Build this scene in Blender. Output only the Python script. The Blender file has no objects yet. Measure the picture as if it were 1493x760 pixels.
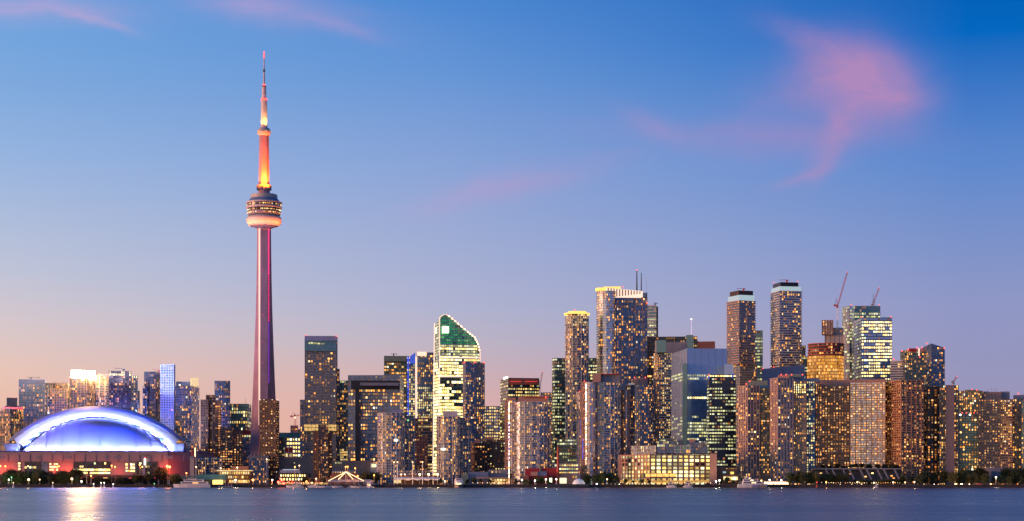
import bpy, math, random
from mathutils import Vector, Matrix
R = math.radians
random.seed(7)
SC = bpy.context.scene
COL = SC.collection
F, H, HOR = 2600.0, 4.0, 705.5          # lens in photo pixels, eye height (m), horizon row
G = 2.2                                  # quay / city ground level
def X(px, Y): return (px - 746.5) / F * Y
def Z(py, Y): return H + (HOR - py) / F * Y
def S(Y): return Y / F                   # metres per photo pixel at distance Y

# ------------------------------------------------------------------ camera
cam = bpy.data.objects.new("camera", bpy.data.cameras.new("camera")); COL.objects.link(cam)
cam.location = (0, 0, H); cam.rotation_euler = (R(90), 0, 0)
cam.data.sensor_width = 36; cam.data.lens = F / 1493 * 36
cam.data.shift_y = (HOR - 380) / 1493
cam.data.clip_start = 1; cam.data.clip_end = 60000
SC.camera = cam
SC.view_settings.view_transform = 'Standard'; SC.view_settings.look = 'None'
SC.view_settings.exposure = 0; SC.view_settings.gamma = 1
SC.view_settings.use_curve_mapping = False
SC.render.engine = 'CYCLES'
cy = SC.cycles
cy.max_bounces = 5; cy.diffuse_bounces = 2; cy.glossy_bounces = 3; cy.transmission_bounces = 2
cy.caustics_reflective = False; cy.caustics_refractive = False
cy.sample_clamp_indirect = 3; cy.use_denoising = True

def lin(r, g, b):
    return tuple((c / 255 / 12.92 if c / 255 <= .04045 else ((c / 255 + .055) / 1.055) ** 2.4) for c in (r, g, b))

# ------------------------------------------------------------------ node helper
class NT:
    def __init__(s, tree): s.t = tree; s.n = tree.nodes; s.l = tree.links
    def node(s, typ, **kw):
        n = s.n.new(typ)
        for k, v in kw.items(): setattr(n, k, v)
        return n
    def put(s, sock, v):
        if isinstance(v, bpy.types.NodeSocket): s.l.new(v, sock)
        elif isinstance(v, (tuple, list)) and len(v) == 3 and sock.type == 'RGBA': sock.default_value = (*v, 1)
        else: sock.default_value = v
    def m(s, op, a, b=0.0, c=None, clamp=False):
        n = s.node('ShaderNodeMath', operation=op); n.use_clamp = clamp
        s.put(n.inputs[0], a); s.put(n.inputs[1], b)
        if c is not None: s.put(n.inputs[2], c)
        return n.outputs[0]
    def v(s, op, a, b=None, scale=None):
        n = s.node('ShaderNodeVectorMath', operation=op); s.put(n.inputs[0], a)
        if b is not None: s.put(n.inputs[1], b)
        if scale is not None: s.put(n.inputs['Scale'], scale)
        return n.outputs[0]
    def mix(s, f, a, b, mode='MIX'):
        n = s.node('ShaderNodeMix', data_type='RGBA', blend_type=mode)
        s.put(n.inputs[0], f); s.put(n.inputs[6], a); s.put(n.inputs[7], b)
        return n.outputs[2]
    def ramp(s, f, stops, interp='LINEAR'):
        n = s.node('ShaderNodeValToRGB'); e = n.color_ramp.elements; n.color_ramp.interpolation = interp
        while len(e) > 1: e.remove(e[-1])
        for i, (p, c) in enumerate(stops):
            k = e[0] if i == 0 else e.new(p)
            k.position = p; k.color = (*c, 1)
        s.put(n.inputs[0], f); return n.outputs[0]
    def noise(s, vec, scale=1, detail=2, rough=.5, out=0, dist=0):
        n = s.node('ShaderNodeTexNoise'); s.put(n.inputs['Vector'], vec)
        n.inputs['Scale'].default_value = scale; n.inputs['Detail'].default_value = detail
        n.inputs['Roughness'].default_value = rough; n.inputs['Distortion'].default_value = dist
        return n.outputs[out]

# ------------------------------------------------------------------ sky
SUN_AZ, SUN_EL = R(-108), R(5)            # afterglow, left of the frame
world = bpy.data.worlds.new("World"); SC.world = world; world.use_nodes = True
W = NT(world.node_tree); W.n.clear()
tc = W.node('ShaderNodeTexCoord')
sep = W.node('ShaderNodeSeparateXYZ'); W.l.new(tc.outputs['Generated'], sep.inputs[0])
dx, dy, dz = sep.outputs
el = W.m('ARCSINE', dz)
az = W.m('ARCTAN2', dx, dy)
EM = 0.45
def stops(lst, zen):
    out = [(max(0, (HOR - y) / F) / EM, lin(*c)) for y, c in lst]
    out.sort(key=lambda s: s[0])
    return out + [(1.0, lin(*zen))]
f_el = W.m('DIVIDE', el, EM, clamp=True)
rl = W.ramp(f_el, stops([(705, (236,182,150)), (600, (233,188,168)), (545, (231,197,184)), (480, (214,199,203)), (405, (190,196,216)), (250, (150,181,224)), (150, (127,170,222)), (40, (108,163,222))], (70,125,195)))
rm = W.ramp(f_el, stops([(705, (226,170,155)), (600, (223,174,168)), (550, (208,176,180)), (500, (190,180,196)), (450, (176,179,207)), (350, (158,172,212)), (250, (138,164,215)), (120, (103,150,214)), (0, (72,134,210))], (30,90,170)))
rr = W.ramp(f_el, stops([(705, (160,142,175)), (560, (152,150,187)), (450, (143,151,197)), (350, (120,145,202)), (250, (92,136,206)), (130, (48,114,196)), (80, (2,103,192)), (0, (0,92,180))], (0,68,145)))
def mr(v, a, b, smooth=True):
    n = W.node('ShaderNodeMapRange', interpolation_type='SMOOTHSTEP' if smooth else 'LINEAR')
    W.put(n.inputs[0], v); n.inputs[1].default_value = a; n.inputs[2].default_value = b
    return n.outputs[0]
sky = W.mix(mr(az, -.30, -.04, False), rl, rm)
sky = W.mix(mr(az, -.04, .25, False), sky, rr)
# a low lavender cloud bank lying on the far horizon
# thin pink cirrus, in directions of the sky
front = W.m('GREATER_THAN', dy, .2)
cmb = W.node('ShaderNodeCombineXYZ')
W.put(cmb.inputs[0], W.m('DIVIDE', dx, W.m('MAXIMUM', dy, .05)))
W.put(cmb.inputs[1], W.m('DIVIDE', dz, W.m('MAXIMUM', dy, .05)))
uv = cmb.outputs[0]
warp = W.v('SUBTRACT', W.noise(uv, 13, 4, .55, out=1), (.5, .5, .5))
uvw = W.v('ADD', uv, W.v('SCALE', warp, scale=.022))
fib = W.noise(W.v('MULTIPLY', uvw, (5, 28, 1)), 1.6, 5, .6)
fine = W.noise(uvw, 30, 4, .6)
su = W.node('ShaderNodeSeparateXYZ'); W.l.new(uvw, su.inputs[0]); U, V = su.outputs[0], su.outputs[1]
def blob(px, py, rx, ry, ang, amp):
    cx, cyy = (px - 746.5) / F, (HOR - py) / F
    c, s = math.cos(R(ang)), math.sin(R(ang))
    a = W.m('SUBTRACT', U, cx); b = W.m('SUBTRACT', V, cyy)
    p = W.m('ADD', W.m('MULTIPLY', a, c * F / rx), W.m('MULTIPLY', b, s * F / rx))
    q = W.m('ADD', W.m('MULTIPLY', a, -s * F / ry), W.m('MULTIPLY', b, c * F / ry))
    d = W.m('ADD', W.m('POWER', W.m('ABSOLUTE', p), 2.0), W.m('POWER', W.m('ABSOLUTE', q), 2.0))
    return W.m('MULTIPLY', W.m('EXPONENT', W.m('MULTIPLY', d, -1)), amp)
def clouds(lst):
    acc = None
    for b in lst:
        v = blob(*b); acc = v if acc is None else W.m('ADD', acc, v)
    return acc
big = clouds([(1268, 118, 66, 50, -20, .5), (1236, 108, 62, 46, -15, .85), (1292, 135, 52, 44, -30, .5), (1262, 158, 55, 30, 30, .4), (1214, 196, 55, 17, 52, .5), (1204, 230, 34, 13, 62, .3),
              (1170, 255, 44, 8, 14, .3), (1180, 55, 62, 20, -18, .3), (1160, 135, 80, 34, 12, .24), (1100, 195, 210, 22, -3, .2), (950, 180, 60, 16, -28, .14), (1150, 200, 90, 30, 0, .14)])
bigs = W.m('SUBTRACT', 1.0, W.m('EXPONENT', W.m('MULTIPLY', big, -1.15)))
str_ = W.noise(W.v('MULTIPLY', uvw, (16, 30, 1)), 1.5, 5, .62, dist=.6)
big2 = W.m('MULTIPLY', bigs, W.m('ADD', W.m('ADD', W.m('MULTIPLY', fine, .6), W.m('MULTIPLY', str_, 1.25)), -.0))
wisp = clouds([(55, 14, 120, 20, -3, .9), (140, 34, 52, 7, -14, .7), (410, 12, 130, 22, -8, .65), (488, 34, 58, 11, -16, .7), (720, 281, 100, 18, 12, .62),
               (860, 230, 120, 20, 8, .15)])
wisp2 = W.m('MULTIPLY', wisp, W.m('ADD', W.m('MULTIPLY', W.m('MULTIPLY', fib, fib), 1.5), .1))
mask = W.m('MULTIPLY', W.m('MINIMUM', W.m('MAXIMUM', big2, wisp2), .8), front)
sky = W.mix(mask, sky, W.mix(mr(az, -.25, .2), lin(206, 168, 208), lin(190, 140, 186)))
# afterglow low in the west
da = W.m('SUBTRACT', az, SUN_AZ)
ga = W.m('EXPONENT', W.m('MULTIPLY', W.m('POWER', W.m('ABSOLUTE', W.m('DIVIDE', da, .7)), 2.0), -1))
ge = W.m('EXPONENT', W.m('MULTIPLY', W.m('POWER', W.m('ABSOLUTE', W.m('DIVIDE', el, .14)), 2.0), -1))
back = mr(W.m('ABSOLUTE', az), 1.0, 2.2)
sky = W.mix(1.0, sky, W.mix(back, (1, 1, 1), (1.25, 1.25, 1.15)), 'MULTIPLY')  # unseen sky behind the camera lifted to fill the facades
glow = W.v('SCALE', (1.0, .43, .15), scale=W.m('MULTIPLY', W.m('MULTIPLY', ga, ge), 4.6))
sky = W.mix(1.0, sky, glow, 'ADD')
nis = W.node('ShaderNodeTexSky', sky_type='NISHITA', sun_disc=False)
nis.sun_elevation = R(-4.0); nis.sun_rotation = SUN_AZ
bg1 = W.node('ShaderNodeBackground'); W.l.new(sky, bg1.inputs[0]); bg1.inputs[1].default_value = 1.0
bg2 = W.node('ShaderNodeBackground'); W.l.new(nis.outputs[0], bg2.inputs[0]); bg2.inputs[1].default_value = 0.05
add = W.node('ShaderNodeAddShader'); W.l.new(bg1.outputs[0], add.inputs[0]); W.l.new(bg2.outputs[0], add.inputs[1])
wo = W.node('ShaderNodeOutputWorld'); W.l.new(add.outputs[0], wo.inputs[0])

sl = bpy.data.lights.new("sun", 'SUN'); sl.energy = 2.8; sl.angle = R(12); sl.color = (1, .42, .22)
sun = bpy.data.objects.new("sun", sl); COL.objects.link(sun)
sdir = Vector((math.sin(SUN_AZ) * math.cos(SUN_EL), math.cos(SUN_AZ) * math.cos(SUN_EL), math.sin(SUN_EL)))
sun.rotation_euler = (-sdir).to_track_quat('-Z', 'Y').to_euler()

# ------------------------------------------------------------------ materials
def new_mat(name):
    m = bpy.data.materials.new(name); m.use_nodes = True
    T = NT(m.node_tree); b = T.n['Principled BSDF']
    return m, T, b
def wall_mat(name, c, rough=.8, var=.25, scale=.15, metal=0.0):
    m, T, b = new_mat(name)
    g = T.node('ShaderNodeNewGeometry')
    n1 = T.noise(g.outputs['Position'], scale, 4, .6)
    n2 = T.noise(T.v('MULTIPLY', g.outputs['Position'], (1, 1, .12)), scale * 5, 3, .6)
    f = T.m('MULTIPLY', T.m('ADD', n1, n2), .5)
    lo = tuple(v * (1 - var) for v in c); hi = tuple(min(1, v * (1 + var)) for v in c)
    T.put(b.inputs['Base Color'], T.ramp(f, [(.3, lo), (.7, hi)]))
    b.inputs['Roughness'].default_value = rough; b.inputs['Metallic'].default_value = metal
    return m
def glass_mat(name, c, metal=.35, rough=.12, cell=(1.5, 3.0), tilt=.05, var=.5):
    m, T, b = new_mat(name)
    t = T.node('ShaderNodeTexCoord')
    cellv = T.v('FLOOR', T.v('DIVIDE', t.outputs['UV'], (cell[0], cell[1], 1)))
    wn = T.node('ShaderNodeTexWhiteNoise', noise_dimensions='3D'); T.put(wn.inputs['Vector'], cellv)
    lo = tuple(v * (1 - var) for v in c); hi = tuple(min(1, v * (1 + var)) for v in c)
    T.put(b.inputs['Base Color'], T.ramp(wn.outputs[0], [(0, lo), (1, hi)]))
    g = T.node('ShaderNodeNewGeometry')
    r = T.v('SCALE', T.v('SUBTRACT', wn.outputs[1], (.5, .5, .5)), scale=tilt)
    T.put(b.inputs['Normal'], T.v('NORMALIZE', T.v('ADD', g.outputs['Normal'], r)))
    b.inputs['Metallic'].default_value = metal
    T.put(b.inputs['Roughness'], T.m('ADD', T.m('MULTIPLY', wn.outputs[0], .12), rough))
    return m
def lit_mat(name, stops_, lo, hi, power=2.0, sampled=False, inner=.6):
    """light inside a window: every pane its own brightness and tint, rooms a little uneven"""
    m, T, b = new_mat(name)
    g = T.node('ShaderNodeNewGeometry'); o = T.node('ShaderNodeObjectInfo')
    r = T.m('FRACT', T.m('ADD', g.outputs['Random Per Island'], o.outputs['Random']))
    r2 = T.m('FRACT', T.m('MULTIPLY', r, 37.7))
    n = T.noise(T.v('MULTIPLY', g.outputs['Position'], (1, 1, 1.4)), .55, 2, .5)
    n = T.m('ADD', T.m('MULTIPLY', T.m('SUBTRACT', n, .5), inner * 3), 1)
    st = T.m('ADD', T.m('MULTIPLY', T.m('POWER', r, power), hi - lo), lo)
    T.put(b.inputs['Emission Color'], T.ramp(r2, stops_))
    T.put(b.inputs['Emission Strength'], T.m('MULTIPLY', st, T.m('MAXIMUM', n, .15)))
    b.inputs['Base Color'].default_value = (.02, .02, .02, 1); b.inputs['Roughness'].default_value = .3
    m.cycles.emission_sampling = 'AUTO' if sampled else 'NONE'
    return m
def glow_mat(name, c, s, sampled=False):
    m, T, b = new_mat(name)
    b.inputs['Base Color'].default_value = (.1, .1, .1, 1)
    b.inputs['Emission Color'].default_value = (*c, 1); b.inputs['Emission Strength'].default_value = s
    m.cycles.emission_sampling = 'AUTO' if sampled else 'NONE'
    return m
M = {}
M['concrete'] = wall_mat('concrete', (.34, .31, .29))
M['pale'] = wall_mat('pale_concrete', (.55, .52, .5))
M['white'] = wall_mat('white_paint', (.78, .78, .78), .5, .06)
M['pale_pink'] = wall_mat('pale_pink_precast', (.62, .42, .35), .8, .12)
M['copper'] = wall_mat('copper_toned_slab', (.5, .25, .14), .7, .15)
M['flank'] = wall_mat('blank_concrete_flank', (.15, .13, .15), .85, .15)
M['slab'] = wall_mat('balcony_slab', (.66, .62, .58), .6, .12)
M['slab_grey'] = wall_mat('grey_slab', (.26, .26, .29), .6, .15)
M['slab_pink'] = wall_mat('pinkish_slab', (.5, .31, .24), .7, .15)
M['pinkish'] = wall_mat('pinkish_precast', (.46, .26, .19), .8, .15)
M['brown'] = wall_mat('brown_precast', (.21, .12, .08))
M['dark_brown'] = wall_mat('dark_brown_metal', (.07, .05, .045))
M['brick'] = wall_mat('red_brick', (.3, .12, .08))
M['tan'] = wall_mat('tan_precast', (.34, .25, .19))
M['grey'] = wall_mat('grey_cladding', (.2, .21, .24), .5)
M['dark'] = wall_mat('dark_metal', (.045, .05, .06), .4)
M['black'] = wall_mat('black_steel', (.015, .015, .02), .4)
M['bluegrey'] = wall_mat('blue_grey_panel', (.13, .18, .28), .4)
M['bluepale'] = wall_mat('pale_blue_panel', (.26, .3, .42), .5)
M['mullion'] = wall_mat('aluminium_mullion', (.3, .33, .38), .35, .1, metal=.4)
M['greenmet'] = wall_mat('green_grey_metal', (.16, .22, .18), .45)
M['tealroof'] = wall_mat('teal_roof', (.05, .2, .22), .5)
M['red'] = wall_mat('red_cladding', (.35, .025, .03), .6, .15)
M['redsteel'] = wall_mat('red_steel', (.5, .06, .04), .5, .1)
M['bluepanel'] = wall_mat('blue_panel', (.02, .12, .26), .4, .2)
M['tower_conc'] = wall_mat('tower_concrete', (.38, .22, .24), .85, .25, .05)
M['roof'] = wall_mat('roofing', (.1, .1, .1), .9)
M['steel'] = wall_mat('galvanised_steel', (.4, .4, .42), .45, .1, metal=.5)
M['glass'] = glass_mat('blue_grey_glass', (.06, .085, .12), .25)
M['glass_dk'] = glass_mat('dark_glass', (.03, .04, .055), .25)
M['glass_blue'] = glass_mat('blue_curtain_glass', (.24, .37, .58), .4, .12, (3, 3.6), .012, .1)
M['glass_purple'] = glass_mat('grey_violet_glass', (.2, .2, .27), .5, .2, (3, 3.6), .02, .12)
M['glass_green'] = glass_mat('green_grey_glass', (.05, .1, .085), .3)
M['glass_teal'] = glass_mat('teal_glass', (.12, .24, .24), .4, .15, (3, 3.6), .02, .15)
M['glass_mid'] = glass_mat('mid_blue_glass', (.1, .15, .23), .4)
M['glass_brown'] = glass_mat('brown_glass', (.06, .04, .035), .3)
M['glass_west'] = glass_mat('bright_coated_glass', (.42, .46, .52), .8, .1, (2, 3), .05, .3)
warm = [(0, (1, .3, .03)), (.35, (1, .41, .07)), (.75, (1, .5, .12)), (.94, (1, .62, .24)), (1, (.95, .95, .75))]
gold = [(0, (1, .5, .1)), (.5, (1, .62, .2)), (1, (1, .75, .35))]
office = [(0, (1, .6, .12)), (.4, (1, .7, .24)), (.8, (1, .82, .38)), (1, (.85, 1, .6))]
greeny = [(0, (.95, .85, .3)), (.6, (.9, .9, .42)), (1, (1, .95, .7))]
M['lit'] = lit_mat('warm_lit_window', warm, .18, 2.7, 2.2)
M['lit_dim'] = lit_mat('dim_lit_window', warm, .05, .9, 1.8)
M['lit_orange'] = lit_mat('orange_lit_window', [(0, (1, .28, .05)), (.6, (1, .42, .09)), (1, (1, .6, .25))], .2, 2.2, 1.9)
M['lit_office'] = lit_mat('lit_office_window', office, .3, 1.8, 1.2)
M['lit_green'] = lit_mat('greenish_office_window', greeny, .2, 1.3, 1.2)
M['lit_hot'] = lit_mat('bright_lit_window', office, 1.2, 3.6, 1.0)
M['lit_gold'] = lit_mat('gold_lit_floor', gold, .35, 1.5, 1.0, inner=.8)
M['e_net'] = lit_mat('orange_lit_netting', [(0, (1, .36, .02)), (1, (1, .42, .03))], .55, .8, 1, inner=.9)
M['lit_glow'] = lit_mat('softly_lit_room', [(0, (1, .3, .05)), (.6, (1, .42, .12)), (1, (.9, .6, .3))], .02, .55, 1.3)
M['e_warm'] = glow_mat('warm_lamp', (1, .62, .3), 4)
M['e_gold'] = glow_mat('gold_light', (1, .62, .12), 1.5)
M['e_orange'] = glow_mat('sodium_lamp', (1, .3, .05), 5)
M['e_white'] = glow_mat('white_lamp', (1, .9, .7), 7)
M['e_green'] = glow_mat('green_lamp', (.2, 1, .3), 2)
M['e_greenwhite'] = glow_mat('green_white_lamp', (.85, 1, .55), 9)
M['e_red'] = glow_mat('red_beacon', (1, .06, .04), 3)
M['e_redband'] = glow_mat('red_strip_light', (1, .05, .03), .8)
M['e_blue'] = glow_mat('blue_strip_light', (.02, .08, 1), 1.1)
M['e_bluesign'] = glow_mat('blue_feature_light', (.02, .12, .9), .6)
M['e_strip'] = glow_mat('warm_white_strip', (1, .66, .5), 1.3)
M['e_magenta'] = glow_mat('magenta_strip', (1, .04, .22), 1.3)
M['e_violet'] = glow_mat('violet_strip', (.35, .05, .8), .9)
M['e_ice'] = glow_mat('ice_white_crown', (.6, .78, .86), .62)
M['e_sunspot'] = glow_mat('glare_crown', (1, .56, .2), 260, True)  # rooftop glare built in as the crown's own emission
M['e_pinkwhite'] = glow_mat('pink_white_mast', (.9, .6, .9), .9)
M['e_neon'] = glow_mat('neon_green_square', (.45, 1, .4), 3)

# ------------------------------------------------------------------ mesh builder
class MB:
    def __init__(s): s.v = []; s.f = []; s.mi = []; s.uv = []; s.mats = []
    def mid(s, m):
        if m not in s.mats: s.mats.append(m)
        return s.mats.index(m)
    def face(s, pts, m, uv=None):
        i = len(s.v); s.v += [tuple(p) for p in pts]; s.f.append(tuple(range(i, i + len(pts)))); s.mi.append(s.mid(m))
        s.uv.append(uv or [(p[0], p[1]) for p in pts])
    def prism(s, poly, z0, z1, m, cap=True, top=None, bottom=False, ztops=None):
        u = 0; n = len(poly); zt = ztops or [z1] * n
        for i in range(n):
            a, b = poly[i], poly[(i + 1) % n]; L = math.hypot(b[0] - a[0], b[1] - a[1])
            j = (i + 1) % n
            s.face([(a[0], a[1], z0), (b[0], b[1], z0), (b[0], b[1], zt[j]), (a[0], a[1], zt[i])], m, [(u, z0), (u + L, z0), (u + L, zt[j]), (u, zt[i])])
            u += L
        if cap: s.face([(p[0], p[1], z) for p, z in zip(poly, zt)], top or m)
        if bottom: s.face([(p[0], p[1], z0) for p in reversed(poly)], m)
    def box(s, cx, cy_, z0, z1, sx, sy, m, rot=0.0):
        c, q = math.cos(rot), math.sin(rot)
        P = [(cx + x * c - y * q, cy_ + x * q + y * c) for x, y in ((-sx/2, -sy/2), (sx/2, -sy/2), (sx/2, sy/2), (-sx/2, sy/2))]
        s.prism(P, z0, z1, m, bottom=True)
    def tube(s, p0, p1, r0, r1, m, n=6, cap=True):
        p0, p1 = Vector(p0), Vector(p1); d = (p1 - p0).normalized()
        a = d.orthogonal().normalized(); b = d.cross(a)
        A = [p0 + (a * math.cos(2*math.pi*i/n) + b * math.sin(2*math.pi*i/n)) * r0 for i in range(n)]
        B = [p1 + (a * math.cos(2*math.pi*i/n) + b * math.sin(2*math.pi*i/n)) * r1 for i in range(n)]
        for i in range(n):
            j = (i + 1) % n; s.face([A[i], A[j], B[j], B[i]], m)
        if cap: s.face(list(reversed(A)), m); s.face(B, m)
    def lathe(s, cx, cy_, prof, m, n=32):
        for k in range(len(prof) - 1):
            (r0, z0), (r1, z1) = prof[k], prof[k + 1]
            for i in range(n):
                a, b = 2*math.pi*i/n, 2*math.pi*(i+1)/n
                P = [(cx + r0*math.cos(a), cy_ + r0*math.sin(a), z0), (cx + r0*math.cos(b), cy_ + r0*math.sin(b), z0),
                     (cx + r1*math.cos(b), cy_ + r1*math.sin(b), z1), (cx + r1*math.cos(a), cy_ + r1*math.sin(a), z1)]
                if r0 < 1e-4: P = [P[0], P[2], P[3]]
                elif r1 < 1e-4: P = P[:3]
                s.face(P, m)
    def ball(s, c, r, m, n=8):
        pr = [(r * math.sin(math.pi * k / 5) if 0 < k < 5 else 0, c[2] - r * math.cos(math.pi * k / 5)) for k in range(6)]
        s.lathe(c[0], c[1], pr, m, n)
    def build(s, name, parent=None, origin=(0, 0, 0), smooth=False):
        me = bpy.data.meshes.new(name)
        ox, oy, oz = origin if parent is None else parent.location
        # weld nothing: faces stay separate islands only where wanted
        me.from_pydata([(x - ox, y - oy, z - oz) for x, y, z in s.v], [], s.f)
        for m in s.mats: me.materials.append(M[m] if isinstance(m, str) else m)
        me.polygons.foreach_set('material_index', s.mi)
        ul = me.uv_layers.new(name='UVMap')
        flat = [c for f in s.uv for p in f for c in p]
        ul.data.foreach_set('uv', flat)
        if smooth: me.polygons.foreach_set('use_smooth', [True] * len(me.polygons))
        me.update()
        o = bpy.data.objects.new(name, me); COL.objects.link(o)
        if parent: o.parent = parent
        else: o.location = origin
        return o
def weld(o, d=.001):
    import bmesh
    bm = bmesh.new(); bm.from_mesh(o.data); bmesh.ops.remove_doubles(bm, verts=bm.verts, dist=d); bm.to_mesh(o.data); bm.free()
def tag(o, label, cat, group=None):
    o['label'] = label; o['category'] = cat
    if group: o['group'] = group
    return o
def thing(name, label, cat, loc, group=None):
    o = bpy.data.objects.new(name, None); COL.objects.link(o); o.location = loc; o.empty_display_size = 5
    bpy.context.view_layer.update() if False else None
    return tag(o, label, cat, group)
def kind(o, k): o['kind'] = k; return o
ORD = "first second third fourth fifth sixth seventh eighth ninth tenth eleventh twelfth thirteenth fourteenth fifteenth sixteenth seventeenth eighteenth nineteenth twentieth".split()
ORD += ["twenty-" + w for w in ORD[:9]] + ["thirtieth"] + ["thirty-" + w for w in ORD[:9]] + ["fortieth"] + ["forty-" + w for w in ORD[:9]]

# ------------------------------------------------------------------ footprints
def kx(px): return (px - 746.5) / F
def rect_corner(x0, xs, x1, Y, th):
    """rectangle whose nearest corner stands at column xs; th = turn of the right-hand face"""
    if xs - x0 > x1 - xs: th = 90 - th
    t_ = R(th) - math.atan(kx(xs))
    P1 = Vector((X(xs, Y), Y)); c, s = math.cos(t_), math.sin(t_)
    k0, k1 = kx(x0), kx(x1)
    Bn = (k1 * P1.y - P1.x) / (c - k1 * s); An = (P1.x - k0 * P1.y) / (s + k0 * c)
    Bn = max(2, min(Bn, 120)); An = max(2, min(An, 120))
    e = Vector((c, s)); n = Vector((-s, c))
    P0 = P1 + n * An; P2 = P1 + e * Bn; P3 = P0 + P2 - P1
    return [tuple(P0), tuple(P1), tuple(P2), tuple(P3)]
def rect_face(x0, x1, Y, depth):
    a, b = X(x0, Y), X(x1, Y); m = (a + b) / 2
    d = Vector((m, Y)).normalized(); e = Vector((d.y, -d.x)); hw = (b - a) / 2 * (1 if True else 0)
    C = Vector((m, Y)); P = [C - e * hw, C + e * hw]
    # slightly narrower at the back so that only the front shows
    return [tuple(P[0]), tuple(P[1]), tuple(P[1] + d * depth - e * .0), tuple(P[0] + d * depth)]
def rounded(x0, x1, Y, depth, n=22, ex=2.6):
    a, b = X(x0, Y), X(x1, Y); m = (a + b) / 2; rx = (b - a) / 2; ry = depth / 2
    d = Vector((m, Y)).normalized(); e = Vector((d.y, -d.x)); C = Vector((m, Y)) + d * ry
    out = []
    for i in range(n):
        t = -math.pi / 2 + 2 * math.pi * i / n
        cx, sx = math.cos(t), math.sin(t)
        p = C + e * (rx * math.copysign(abs(cx) ** (2 / ex), cx)) + d * (ry * math.copysign(abs(sx) ** (2 / ex), sx))
        out.append(tuple(p))
    return out
def offset(poly, d):
    n = len(poly); out = []
    for i in range(n):
        p0, p1, p2 = Vector(poly[i - 1]), Vector(poly[i]), Vector(poly[(i + 1) % n])
        e1 = (p1 - p0).normalized(); e2 = (p2 - p1).normalized()
        n1 = Vector((e1.y, -e1.x)); n2 = Vector((e2.y, -e2.x))
        b = n1 + n2; L = b.length_squared
        out.append(tuple(p1 + b * (2 * d / L)))
    return out

# ------------------------------------------------------------------ facade styles
def st(**k):
    d = dict(core='glass', fh=3.0, bw=2.4, band='slab', bh=.5, bp=.25, pier=None, pw=.35, pp=.35, pbays=1, lit=.16, mat='lit', row=0.0, zones=(), wf=.9, top='roof', part='wall', base=0, wr=(.9, .8, .6, .45), hf=.9, dim=.22)
    d.update(k); return d
STY = {
 'condo':      st(core='glass', band='slab', bh=.35, bp=1.1, pier='slab', pw=.5, pp=.6, pbays=3, lit=.17),
 'condo_pink': st(core='glass', band='slab_pink', bh=.4, bp=.9, pier='slab_pink', pw=.5, pp=1.0, pbays=2, lit=.15),
 'condo_dk':   st(core='glass_dk', band='slab_grey', bh=.4, bp=.6, pier='grey', pw=.5, pp=.4, pbays=2, lit=.17),
 'condo_blue': st(core='glass', band='bluegrey', bh=.45, bp=.15, pier='bluegrey', pw=.3, pp=.3, pbays=2, lit=.15),
 'office':     st(core='glass_dk', band='dark', bh=1.0, bp=.15, fh=3.9, bw=3, lit=.6, mat='lit_office', row=.6, wr=(1, .95, .6), hf=.7),
 'office_gr':  st(core='glass_green', band='greenmet', bh=1.1, bp=.15, fh=3.9, bw=3.2, lit=.62, mat='lit_green', row=.5, wr=(1, .9, .55), hf=.7),
 'office_bl':  st(core='glass_mid', band='bluegrey', bh=1.0, bp=.15, fh=3.9, bw=3, pier='mullion', pw=.2, pp=.3, pbays=2, lit=.4, mat='lit_office', row=.5),
 'blank':      st(core='concrete', lit=0, band=None),
 'brownprec':  st(core='glass_brown', band='brown', bh=1.2, bp=.3, pier='brown', pw=1.2, pp=.45, pbays=1, lit=.17, mat='lit_orange', bw=3.4),
 'brick':      st(core='glass_brown', band='brick', bh=1.3, bp=.3, pier='brick', pw=1.2, pp=.4, lit=.2, mat='lit_orange', bw=3),
}
OCC = []
UNITQ = {}
def unit_quad(m):
    if m not in UNITQ:
        me = bpy.data.meshes.new('window_pane'); me.from_pydata([(-.5, 0, -.5), (.5, 0, -.5), (.5, 0, .5), (-.5, 0, .5)], [], [(0, 1, 2, 3)])
        me.materials.append(M[m]); UNITQ[m] = me
    return UNITQ[m]
class Bld:
    def __init__(s, root, cap): s.root = root; s.cap = cap; s.cand = []; s.rest = []; s.dim = []
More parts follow.
